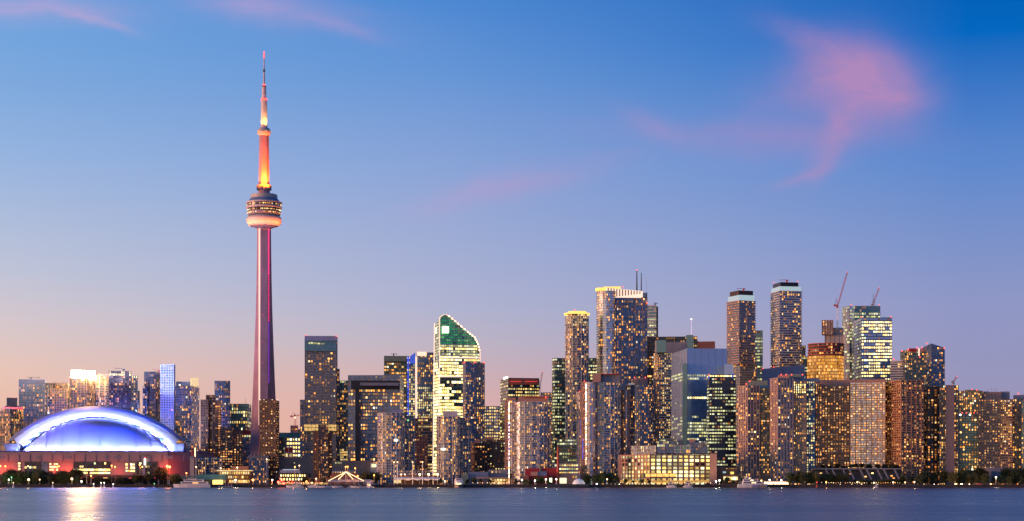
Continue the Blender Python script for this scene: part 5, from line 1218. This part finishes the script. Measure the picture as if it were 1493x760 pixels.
mb = MB(); mb.box((X(575, Yp) + X(585, Yp)) / 2, Yp - 2, Z(704.5, Yp), Z(700.5, Yp), 7, 1, 'lit_gold'); mb.build('lit_counter', tt)
Yp = 1862
tt = thing('string_lit_tent', 'open tent roof hung from one mast with strings of orange bulbs', 'tent', (X(504.5, Yp), Yp, G))
mb = MB(); mb.tube((X(504.5, Yp), Yp, G), (X(504.5, Yp), Yp, Z(686.5, Yp)), .45, .3, 'steel', 6); mb.build('mast', tt)
for x, y in ((478.5, 701.5), (493, 699.5), (515, 699), (530.5, 701.5)):
    mb = MB(); a, b_ = (X(504.5, Yp), Yp, Z(688, Yp)), (X(x, Yp - 4), Yp - 4, Z(y, Yp - 4)); mb.tube(a, b_, .22, .22, 'e_warm', 4)
    n = 9 if abs(x - 504) > 15 else 6
    for k in range(n): q = (k + .5) / n; mb.ball(tuple(a[i] + (b_[i] - a[i]) * q for i in range(3)), .5, 'e_warm', 5)
    mb.build('bulb_string', tt)
mb = MB(); mb.face([(X(478, Yp), Yp - 6, Z(702, Yp)), (X(546, Yp), Yp - 6, Z(702, Yp)), (X(540, Yp), Yp + 8, Z(699, Yp)), (X(488, Yp), Yp + 8, Z(699, Yp))], 'grey'); mb.box((X(478, Yp) + X(546, Yp)) / 2, Yp - 6, Z(703, Yp), Z(702.1, Yp), X(546, Yp) - X(478, Yp), .5, 'pale'); mb.build('roof', tt)
for x in (480, 492, 517, 531, 544):
    mb = MB(); mb.tube((X(x, Yp), Yp - 6, G), (X(x, Yp), Yp - 6, Z(702.6, Yp)), .2, .2, 'pale', 5); mb.build('post', tt)

# ------------------------------------------------------------------ boats
def hull(cx_, Y, L, Wd, hh, mat, bow=-1, z0=-.4):
    """pointed hull lying along x; bow -1 = to the left"""
    mb = MB(); st_ = [(0, .75, 0), (.25, 1, .0), (.6, .95, .1), (.85, .55, .35), (1, .03, .55)]
    sec = []
    for f, w, rise in st_:
        x = cx_ - bow * L / 2 + bow * L * f; zt = hh + rise * .6; wb = w * .6
        sec.append([(x, Y - Wd / 2 * w, zt), (x - bow * L * .02, Y - Wd / 2 * wb, z0), (x - bow * L * .02, Y + Wd / 2 * wb, z0), (x, Y + Wd / 2 * w, zt)])
    for a, b_ in zip(sec, sec[1:]):
        for i in range(4):
            q = [a[i], a[(i + 1) % 4], b_[(i + 1) % 4], b_[i]]
            mb.face(q if bow > 0 else q[::-1], mat)
    mb.face(sec[0] if bow < 0 else sec[0][::-1], mat); mb.face(sec[-1] if bow > 0 else sec[-1][::-1], mat)
    return mb
def yacht(label, x0, x1, Y, decks, hh, bow=-1, mat='white', rad=None, name='motor_yacht', glow='lit'):
    c = (X(x0, Y) + X(x1, Y)) / 2; L = X(x1, Y) - X(x0, Y)
    t = thing(name, label, 'boat', (c, Y, 0)); Wd = min(7, L * .28)
    hull(c, Y, L, Wd, hh, mat, bow).build('hull', t)
    z = hh
    for i, (fa, fb, h) in enumerate(decks):
        a, b_ = c - L / 2 + L * fa, c - L / 2 + L * fb; w = Wd * (.8 - i * .12)
        mb = MB(); P4 = [(a, Y - w / 2), (b_, Y - w / 2), (b_, Y + w / 2), (a, Y + w / 2)]
        mb.prism(P4, z, z + h, mat); mb.prism(offset(P4, .25), z + h, z + h + .18, mat, bottom=True); mb.build('deckhouse' if i == 0 else 'upper_deck', t)
        mb = MB(); mb.box((a + b_) / 2, Y - w / 2 - .05, z + h * .35, z + h * .8, (b_ - a) * .9, .12, 'glass_dk'); mb.build('window_strip', t)
        if glow:
            mb = MB(); mb.box((a + b_) / 2 + L * .04, Y - w / 2 - .12, z + h * .4, z + h * .75, (b_ - a) * .22, .1, glow); mb.build('lit_window', t)
        z += h + .18
    if rad:
        mb = MB(); mb.tube((c + L * rad[0], Y, z), (c + L * (rad[0] + .07), Y, z + rad[1]), .16, .08, 'white', 5); mb.build('mast', t)
    return t
BY = 1838
yacht('large three decked white yacht moored before the teal roofed boathouse', 252.5, 305.5, BY, [(.22, .95, 2.6), (.3, .83, 2.0), (.42, .62, 1.2)], 3.4, -1, rad=(0, 4), name='motor_yacht')
yacht('white cruiser, left of two moored together near the red lights', 417, 442, BY, [(.35, .85, 1.8), (.5, .75, 1.1)], 2.0, -1, rad=(.05, 2))
yacht('white cruiser with a blue stern cover, right of two moored near the red lights', 448, 467, BY + 1, [(.3, .8, 1.6)], 1.9, -1, rad=(.1, 3))
yacht('big pale tri deck yacht moored before the pink fluted pair', 1076, 1119, BY + 4, [(.15, .82, 2.6), (.18, .66, 2.2), (.24, .45, 1.8)], 3.6, 1, rad=(-.2, 3), glow='lit_hot')
yacht('small white launch with a dark cabin window, left of two by the terminal', 971.5, 986, BY, [(.25, .8, 2.4), (.3, .6, 1.6)], 1.8, -1, rad=(0, 3), name='launch')
yacht('small white launch with blue upper deck, right of two by the terminal', 996, 1010, BY, [(.2, .85, 2.4), (.3, .7, 1.8)], 1.8, 1, rad=(0, 2.4), name='launch')
yacht('little dark motorboat with a pale cover among the white posts before the stadium', 118, 130, BY, [(.3, .7, 1.3)], 1.2, -1, 'bluegrey', name='motorboat', glow=None)
t = thing('ferry', 'blunt white ferry seen bow on with two dark wheelhouse windows', 'boat', (X(668.5, BY), BY, 0))
mb = MB(); w = X(675.5, BY) - X(661.5, BY); xc = X(668.5, BY)
mb.prism([(xc - w * .5, BY + 14), (xc - w * .42, BY + 2), (xc, BY - 1.5), (xc + w * .42, BY + 2), (xc + w * .5, BY + 14)], -.4, 3.2, 'dark'); mb.build('hull', t)
mb = MB(); mb.prism([(xc - w * .46, BY + 13), (xc - w * .4, BY + 3), (xc - w*.15, BY + 1.2), (xc + w*.15, BY + 1.2), (xc + w * .4, BY + 3), (xc + w * .46, BY + 13)], 3.2, 7.2, 'white'); mb.build('deckhouse', t)
mb = MB(); mb.prism([(xc - w * .4, BY + 12), (xc - w * .3, BY + 3.4), (xc + w * .3, BY + 3.4), (xc + w * .4, BY + 12)], 7.2, 9.4, 'white'); mb.build('wheelhouse', t)
for s_ in (-1, 1):
    mb = MB(); mb.box(xc + s_ * w * .13, BY + 3.3, 7.7, 8.8, w * .18, .2, 'black'); mb.build('wheelhouse_window', t)
mb = MB(); mb.box(xc, BY + 1.0, 3.6, 4.6, w * .55, .3, 'lit_hot'); mb.build('lit_deck_window', t)
def sailboat(i, x, top, Y, mat='white'):
    t = thing('sailboat', 'bare masted white sailboat, %s from the left in the small boat basin' % ORD[i], 'boat', (X(x, Y), Y, 0), 'moored sailing boats with bare masts')
    hull(X(x, Y), Y, 7, 2.4, 1.2, mat, -1).build('hull', t)
    mb = MB(); mb.box(X(x, Y) + .6, Y, 1.2, 1.9, 2.6, 1.5, 'pale'); mb.build('cabin', t)
    mb = MB(); mb.tube((X(x, Y) - .5, Y, 1), (X(x, Y) - .5, Y, Z(top, Y)), .1, .06, 'white', 5); mb.build('mast', t)
    mb = MB(); mb.tube((X(x, Y) - .5, Y, 2.3), (X(x, Y) + 2.6, Y, 2.3), .1, .1, 'bluepale', 5); mb.build('boom', t)
for i, (x, tp) in enumerate(((470, 700), (477, 699), (483, 697), (489, 700), (495, 698), (511, 699), (517, 700), (524, 698), (534, 698), (540, 700))): sailboat(i, x, tp, 1836 + (i % 3) * 3)
t = thing('kiosk', 'small white boarding kiosk with a red panel on the jetty', 'kiosk', (X(538, 1846), 1846, G))
mb = MB(); mb.box(X(538, 1846), 1846, .3, Z(702.5, 1846), 4.6, 3, 'white'); mb.build('wall', t)
mb = MB(); mb.box(X(538, 1846), 1844.3, 2, 3.6, 3.0, .2, 'lit_orange'); mb.build('panel', t)
for i, (x0, x1, m_) in enumerate(((1096, 1106, 'bluepale'), (1107, 1117, 'tan'))):
    t = thing('houseboat', ['pale blue floating cabin', 'beige floating cabin'][i] + ' moored below the bright shopfronts', 'boat', (X((x0 + x1) / 2, BY), BY, 0))
    mb = MB(); mb.box(X((x0 + x1) / 2, BY), BY, -.3, .5, X(x1, BY) - X(x0, BY) + .5, 4, 'grey'); mb.build('float', t)
    mb = MB(); mb.box(X((x0 + x1) / 2, BY), BY, .5, 3, X(x1, BY) - X(x0, BY) - .5, 3, m_); mb.build('cabin', t)
    for dx_ in (-1.4, 1.4):
        mb = MB(); mb.box(X((x0 + x1) / 2, BY) + dx_, BY - 1.55, 1.1, 2, 1.1, .12, 'glass_dk'); mb.build('window', t)
# light buoys and channel markers
def marker(x, Y, h, label, top, body='white'):
    t = thing('channel_marker', label, 'marker', (X(x, Y), Y, 0), 'white channel markers on the water' if body == 'white' else None)
    mb = MB(); mb.tube((X(x, Y), Y, -.3), (X(x, Y), Y, h * .35), 1.1, .8, body, 10); mb.build('base', t)
    mb = MB(); mb.tube((X(x, Y), Y, h * .35), (X(x, Y), Y, h * .9), .55, .35, body, 8); mb.build('post', t)
    mb = MB(); mb.ball((X(x, Y), Y, h), .5, top, 6); mb.build('lamp', t)
for i, (x, h) in enumerate(((19.5, 5), (77, 5), (136.5, 4), (147.5, 5), (152, 5), (165, 3.6))):
    marker(x, 1800, h, 'white marker post on the water before the stadium, %s from the left' % ORD[i], 'e_warm' if i < 2 else 'e_white')
marker(225, 1800, 4, 'dark marker post with a green light left of the large yacht', 'e_green', 'dark')
marker(1191, 1800, 5.5, 'red marker with a glowing red light before the park trees', 'e_red', 'redsteel')
marker(539, 1790, 2.2, 'low white marker with a lamp before the small boat basin', 'e_warm')
t = thing('sailboat', 'lone little white sailboat with its sail up before the park', 'boat', (X(1277, 1800), 1800, 0))
hull(X(1277, 1800), 1800, 5, 2, .8, 'white', -1).build('hull', t)
mb = MB(); xs_ = X(1277, 1800); mb.prism([(xs_ - .4, 1800), (xs_ + 1.6, 1800.1), (xs_ + .6, 1800.5)], 1, 1.05, 'white')
mb.face([(xs_ - .3, 1800, 1), (xs_ + 1.9, 1800.3, 1.2), (xs_ - .2, 1800, 5.8)], 'white'); mb.face([(xs_ - .3, 1800.06, 1), (xs_ - .2, 1800.06, 5.8), (xs_ + 1.9, 1800.36, 1.2)], 'white'); mb.build('sail', t)
mb = MB(); mb.tube((xs_ - .35, 1800, .6), (xs_ - .3, 1800, 6), .09, .06, 'steel', 5); mb.build('mast', t)
# jetties
for x0, x1, lb in ((468, 548, 'low dark jetty of the small boat basin'), (798, 858, 'dark barge like jetty below the red factory'), (1313, 1350, 'dark jetty on piles before the blank flanked tower'), (318, 340, 'short white framed landing stage beside the boathouse')):
    t = thing('jetty', lb, 'jetty', (X((x0 + x1) / 2, 1844), 1844, 0))
    mb = MB(); mb.box(X((x0 + x1) / 2, 1844), 1844, .9, 1.5 if x0 != 798 else 3.6, X(x1, 1844) - X(x0, 1844), 5, 'dark' if x0 != 318 else 'pale'); mb.build('deck', t)
    for k in range(5):
        mb = MB(); xx = X(x0 + (x1 - x0) * (k + .5) / 5, 1841.8); mb.tube((xx, 1841.2, -1), (xx, 1841.2, 2.4 if x0 != 318 else 5.5), .22, .22, 'dark' if x0 != 318 else 'pale', 6); mb.build('pile', t)

# ------------------------------------------------------------------ street lamps and garden lights
LK = [(1, 679.5, 'o'), (8, 680, 'o'), (41, 680, 'y'), (86, 680, 'o'), (163, 679, 'o'), (168, 681, 'o'), (204, 678, 'o'), (207.5, 681, 'o'), (244, 680, 'O'), (247.5, 681, 'O'), (272, 690, 'o'), (286, 681, 'y'),
      (322, 683, 'y'), (346, 682, 'y'), (343.5, 700, 'w'), (369, 700, 'O'), (397, 700, 'w'), (389, 670, 'y'), (430, 681, 'o'), (436.5, 679, 'y'), (461, 698, 'y'), (504, 681, 'o'), (507, 680.5, 'o'), (518, 683, 'o'), (521.5, 694, 'o'), (545.5, 693, 'o'),
      (585, 692, 'y'), (590.5, 692, 'y'), (612, 692, 'Y'), (625, 692, 'Y'), (638, 692, 'Y'), (796, 699, 'w'), (811, 699, 'w'), (885, 699, 'y'), (780, 701, 'w'), (761, 700, 'w'), (903, 707, 'g'), (897, 707, 'b'), (870, 706, 'w'),
      (126.5, 690, 'r'), (132, 689, 'r'), (133, 694, 'o'), (13, 699.5, 'g'), (42, 699.5, 'Y'), (58, 699.5, 'y'), (105, 698.5, 'Y'), (119, 702, 'w'), (17, 696, 'c'),
      (1204.5, 703, 'o'), (1250, 703, 'y'), (1274, 704, 'y'), (1256, 706.5, 'y'), (1242, 707, 'y'), (1225, 707, 'y'), (1160, 706.5, 'y'), (1178, 707, 'y'), (1302, 703.5, 'y'), (1279.5, 707, 'y'), (1319.5, 703.5, 'y'), (1333, 703, 'y'), (1347, 708, 'y'),
      (1362, 708, 'w'), (1368, 708, 'y'), (1393, 706.5, 'Y'), (1401.5, 709, 'G'), (1413, 708.5, 'w'), (1444.5, 707, 'Y'), (1452, 696, 'w'), (1483, 708, 'r'), (1430, 709.5, 'r'), (1426, 709.5, 'r'), (1049, 700.5, 'w'), (1044, 702, 'w'), (1110, 701, 'y'), (1122, 700, 'w'), (1139, 700.5, 'w'), (1085, 704, 'y'),
      (421, 703, 'r'), (426, 701, 'r'), (406, 703, 'R'), (411, 700, 'R'), (408.5, 697.5, 'r'), (414, 705, 'R'), (447, 702, 'o'), (455, 704, 'y')]
LK.sort()
cols = {'o': ('e_orange', (1, .3, .06), .8, 'orange'), 'O': ('e_orange', (1, .3, .06), 1.3, 'large orange'), 'y': ('e_warm', (1, .55, .2), .75, 'amber'), 'Y': ('e_warm', (1, .55, .2), 1.2, 'large amber'), 'w': ('e_white', (1, .85, .6), .8, 'white'), 'b': ('e_white', (.8, .9, 1), .5, 'small white'),
        'g': ('e_greenwhite', (.7, 1, .4), .7, 'greenish'), 'G': ('e_greenwhite', (.8, 1, .5), 1.4, 'dazzling green white'), 'r': ('e_red', (1, .05, .02), .7, 'red'), 'R': ('e_red', (1, .05, .02), 1.5, 'large red'), 'c': ('e_green', (.2, 1, .4), .5, 'green')}
cnt = {}
lamp_mesh = {}
for i, (x, y, c) in enumerate(LK):
    mat, col, r, nm = cols[c]; cnt[nm] = cnt.get(nm, 0) + 1
    Y = 1880 if y < 690 else 1858
    if y > 706: Y = 1853
    z = max(Z(y, Y), G + .8)
    t = thing('street_lamp', '%s waterfront lamp on a thin pole, %s such lamp from the left' % (nm, ORD[cnt[nm] - 1]), 'lamp', (X(x, Y), Y, G), 'lamps along the waterfront')
    if r not in lamp_mesh:
        mb = MB(); mb.ball((0, 0, 0), r, mat, 8); lamp_mesh[(r, mat)] = mb
    h = bpy.data.objects.new('lamp_head', None) if False else None
    mb = MB(); mb.ball((X(x, Y), Y - .5, z), r, mat, 8); mb.build('lamp_head', t)  # head drawn oversize so the ball includes the lamp's bloom
    mb = MB(); mb.tube((X(x, Y), Y, G), (X(x, Y), Y, z), .16, .1, 'steel', 5); mb.build('pole', t)
    if c in 'OYGRwgo' or i % 2: point('lamp_light', (X(x, Y), Y - 2.2, z), 5000 * r if c not in 'R' else 9000, col, .5)

# ------------------------------------------------------------------ trees
M['leaf'] = wall_mat('dark_foliage', (.035, .055, .018), .8, .5, .5)
M['leaf_red'] = wall_mat('russet_foliage', (.06, .03, .02), .8, .4, .5)
M['leaf_olive'] = wall_mat('olive_foliage', (.07, .075, .02), .8, .4, .5)
M['bark'] = wall_mat('bark', (.06, .045, .035), .9)
def tree_mesh(seed, hgt, wd, leafmat, conical=False, n=1500):
    rg = random.Random(seed); tr = MB(); cr = MB()
    tr.tube((0, 0, -.3), (0, 0, hgt * .45), hgt * .03, hgt * .018, 'bark', 7)
    lobes = []
    for k in range(9):
        a = rg.uniform(0, 6.28); d = rg.uniform(.1, .55) * wd / 2; zz = hgt * rg.uniform(.3, .82)
        if conical: d *= max(.15, 1 - zz / hgt) * 1.5
        p = (math.cos(a) * d, math.sin(a) * d, zz); tr.tube((0, 0, hgt * rg.uniform(.2, .42)), p, hgt * .012, hgt * .004, 'bark', 4, cap=False)
        lobes.append((p, rg.uniform(.2, .34) * wd * (max(.35, 1.15 - zz / hgt) if conical else 1)))
    lobes.append(((0, 0, hgt * .78), .26 * wd * (.5 if conical else 1)))
    for _ in range(n):
        (lx, ly, lz), r = rg.choice(lobes)
        u = Vector((rg.gauss(0, 1), rg.gauss(0, 1), rg.gauss(0, .8))).normalized() * r * rg.uniform(.45, 1.08)
        p = Vector((lx, ly, lz)) + u
        if p.z < hgt * .12: continue
        s_ = rg.uniform(.35, .75); a = Vector((rg.gauss(0, 1), rg.gauss(0, 1), rg.gauss(0, 1))).normalized(); q = a.orthogonal().normalized()
        mat = leafmat if rg.random() < .8 else 'leaf_olive'
        cr.face([p + a * s_, p + q * s_ * .7, p - a * s_, p - q * s_ * .7], mat)
    def mk(mb, nm):
        o = mb.build(nm); me = o.data; bpy.data.objects.remove(o); return me
    return mk(tr, 'trunk'), mk(cr, 'crown'), hgt
PROT = {'a': tree_mesh(1, 13, 14, 'leaf'), 'b': tree_mesh(2, 12, 11, 'leaf'), 'c': tree_mesh(3, 15, 9, 'leaf', True), 'r': tree_mesh(4, 16, 12, 'leaf_red'), 'o': tree_mesh(5, 14, 13, 'leaf_olive'), 's': tree_mesh(6, 7, 6, 'leaf', n=500)}
TR = []
def rowt(x0, x1, n, yt, kinds, Y, zone, zb=G, jit=2.5):
    rg = random.Random(int(x0 * 7 + Y))
    for i in range(n):
        x = x0 + (x1 - x0) * (i + .5) / n + rg.uniform(-jit, jit)
        TR.append((x, yt + rg.uniform(-2.2, 2.6), Y + rg.uniform(-5, 5), kinds[i % len(kinds)], zone, zb))
rowt(8, 116, 12, 685.5, 'aba', 1890, 'the stadium wall')
rowt(6, 118, 12, 691, 'aoa', 1872, 'the stadium wall')
rowt(118, 190, 9, 696, 'ab', 1885, 'the stadium wall')
rowt(190, 222, 3, 689, 'br', 1885, 'the stadium wall'); rowt(228, 243, 2, 681, 'r', 1885, 'the stadium wall'); rowt(248, 264, 2, 690, 'b', 1880, 'the stadium wall')
rowt(440, 476, 3, 697, 's', 1885, 'the shops and the small boat basin'); rowt(528, 552, 3, 689, 'b', 1890, 'the shops and the small boat basin')
rowt(640, 660, 2, 698, 'c', 1868, 'the pair of gridded condos'); rowt(678, 704, 3, 697.5, 'cs', 1868, 'the pair of gridded condos')
rowt(748, 802, 7, 697, 'csb', 1872, 'the red factory'); rowt(855, 878, 3, 690, 'ac', 1875, 'the rounded condos'); rowt(880, 902, 3, 687, 'ca', 1878, 'the rounded condos')
rowt(905, 950, 4, 700, 's', 1866, 'the terminal'); rowt(1046, 1075, 3, 698, 's', 1885, 'the terminal')
rowt(1150, 1196, 5, 690, 'aob', 1880, 'the fluted pair and hotel'); rowt(1194, 1236, 4, 689, 'oab', 1885, 'the fluted pair and hotel')
rowt(1238, 1316, 11, 700, 'ab', 1880, 'the slanting finned podium')
rowt(1196, 1312, 12, 677, 'ab', 1945, 'the podium roof', Z(685, 1945))
rowt(1312, 1345, 3, 692, 'bc', 1885, 'the towers at the right'); rowt(1344, 1392, 4, 687, 'ac', 1900, 'the towers at the right'); rowt(1383, 1440, 5, 690, 'oao', 1880, 'the towers at the right')
rowt(1398, 1436, 3, 683, 'a', 1910, 'the towers at the right'); rowt(1446, 1493, 5, 694, 'oba', 1880, 'the towers at the right'); rowt(1464, 1500, 3, 683, 'a', 1915, 'the towers at the right')
TR.sort(); cnt = {}
for x, yt, Y, kd_, zone, zb_ in TR:
    cnt[zone] = cnt.get(zone, 0) + 1
    trk, crn, h0 = PROT[kd_]; hgt = max(3, Z(yt, Y) - zb_); sc = hgt / h0
    sx = max(sc, .75) if kd_ != 's' else sc
    where = 'on the podium roof' if 'podium roof' in zone else 'before ' + zone
    lab = {'r': 'russet', 'o': 'olive green', 'c': 'slender dark', 's': 'small'}.get(kd_, 'dark leafy')
    t = thing('tree', '%s tree %s, %s from the left' % (lab, where, ORD[cnt[zone] - 1]), 'tree', (X(x, Y), Y, zb_), 'waterfront trees')
    ang = (x * 37) % 6.28
    for me, nm in ((trk, 'trunk'), (crn, 'crown')):
        o = bpy.data.objects.new(nm, me); COL.objects.link(o); o.parent = t; o.rotation_euler = (0, 0, ang); o.scale = (sx, sx, sc)

# ------------------------------------------------------------------ quay furniture
for i in range(34):
    x = -10 + i * 45.5
    t = thing('mooring_bollard', 'black mooring bollard on the quay edge, %s from the left' % ORD[i], 'bollard', (X(x, SH), SH - .4, G + 1.2), 'bollards along the quay edge')
    mb = MB(); mb.lathe(X(x, SH), SH - .4, [(.32, G + 1.2), (.26, G + 1.65), (.42, G + 1.85), (.4, G + 2.0), (0, G + 2.05)], 'black', 10); mb.build('body', t)
def railing(x0, x1, label):
    t = thing('railing', label, 'railing', (X((x0 + x1) / 2, 1856), 1856, G))
    a, b_ = X(x0, 1856), X(x1, 1856); mb = MB(); mb.tube((a, 1856, G + 1.1), (b_, 1856, G + 1.1), .06, .06, 'steel', 4); mb.tube((a, 1856, G + .6), (b_, 1856, G + .6), .04, .04, 'steel', 4); mb.build('rail', t)
    n = int((b_ - a) / 3)
    mb = MB()
    for k in range(n + 1): mb.box(a + (b_ - a) * k / n, 1856, G, G + 1.1, .1, .1, 'steel')
    kind(mb.build('posts', t), 'stuff')
railing(4, 118, 'pale metal railing before the stadium trees'); railing(560, 655, 'metal railing before the masted pavilion'); railing(960, 1076, 'metal railing on the quay right of the terminal launches')
def umbrella(i, x, mat):
    t = thing('parasol', 'small %s terrace parasol on the lit quay, %s from the left' % ('red' if mat == 'redsteel' else 'white', ORD[i]), 'parasol', (X(x, 1864), 1864, G), 'terrace parasols on the quay')
    mb = MB(); mb.tube((X(x, 1864), 1864, G), (X(x, 1864), 1864, G + 2.3), .05, .05, 'steel', 5); mb.build('pole', t)
    mb = MB(); mb.lathe(X(x, 1864), 1864, [(1.5, G + 2.0), (0, G + 2.7)], mat, 8); mb.build('canopy', t)
ux = [423, 428, 433, 441, 447, 452, 459, 466] + [718, 723, 729, 735, 741] + [914, 922, 931, 939, 948, 957, 966, 988, 992, 1014, 1021, 1029]
for i, x in enumerate(ux): umbrella(i, x, 'redsteel' if x < 470 or x > 900 and x % 2 else 'white')
def car(i, x, Y, mat):
    nm = {'white': 'white', 'dark': 'dark', 'redsteel': 'red', 'steel': 'silver'}[mat]
    t = thing('parked_car', '%s car parked along the waterfront, %s car from the left' % (nm, ORD[i]), 'car', (X(x, Y), Y, G), 'cars parked along the waterfront')
    c = X(x, Y); mb = MB()
    prof = [(-2.1, .35), (-2.2, .8), (-1.3, .95), (-.8, 1.42), (.7, 1.42), (1.4, .98), (2.15, .85), (2.2, .4)]
    for s_ in (-1, 1): mb.face([(c + px_, Y + s_ * .85, G + pz) for px_, pz in (prof if s_ < 0 else prof[::-1])], mat)
    for (a0, a1), (b0, b1) in zip(prof, prof[1:]): mb.face([(c + a0, Y - .85, G + a1), (c + b0, Y - .85, G + b1), (c + b0, Y + .85, G + b1), (c + a0, Y + .85, G + a1)][::-1], mat)
    mb.build('body', t)
    for wx in (-1.35, 1.35):
        for s_ in (-1,):
            mb = MB(); mb.tube((c + wx, Y + s_ * .72, G + .33), (c + wx, Y + s_ * .92, G + .33), .33, .33, 'black', 10); mb.build('wheel', t)
    mb = MB(); mb.face([(c - 1.15, Y - .87, G + .98), (c + 1.2, Y - .87, G + .98), (c + .6, Y - .87, G + 1.36), (c - .72, Y - .87, G + 1.36)], 'glass_dk'); mb.build('side_window', t)
    for s_ in (-.6,):
        mb = MB(); mb.ball((c + 2.2, Y + s_, G + .68), .13, 'e_white', 5); mb.build('headlight', t)
        mb = MB(); mb.ball((c - 2.2, Y + s_, G + .72), .13, 'e_red', 5); mb.build('tail_light', t)
cxs = [30, 52, 66, 92, 110, 197, 232, 262, 356, 374, 388, 400, 556, 566, 690, 700, 709, 756, 827, 832, 1054, 1062, 1070, 1156, 1170, 1186, 1310, 1326, 1356, 1372, 1422, 1436, 1462, 1476]
for i, x in enumerate(cxs): car(i, x, 1866, ('white', 'dark', 'steel', 'dark', 'redsteel')[i % 5])
# channel of small warm terrace lights strung along the quay
for x0, x1, lb in ((905, 1036, 'string of warm terrace bulbs before the brick terminal'), (405, 470, 'string of warm bulbs above the red lit terrace'), (1198, 1312, 'low string of amber garden lights under the park trees'), (686, 742, 'string of warm bulbs by the flat blue shed')):
    t = thing('light_string', lb, 'string lights', (X((x0 + x1) / 2, 1862), 1862, G)); mb = MB(); rng = random.Random(x0)
    n = int((x1 - x0) / 3.4); pts = [(X(x0 + (x1 - x0) * k / n, 1862), 1862, G + 3.1 - .5 * abs(math.sin(k * .8))) for k in range(n + 1)]
    for p_, q_ in zip(pts, pts[1:]): mb.tube(p_, q_, .03, .03, 'black', 3, cap=False)
    mb.build('wire', t); mb = MB()
    for p_ in pts:
        if rng.random() < .8: mb.ball(p_, rng.uniform(.2, .42), 'e_warm' if rng.random() < .7 else 'e_orange', 5)
    kind(mb.build('bulbs', t), 'stuff')
import re as _re
for o in SC.objects:
    if o.get('label') and len(_re.findall(r"[A-Za-z0-9][A-Za-z0-9'-]*", o['label'])) > 16: print('LONG', o.name, o['label'])
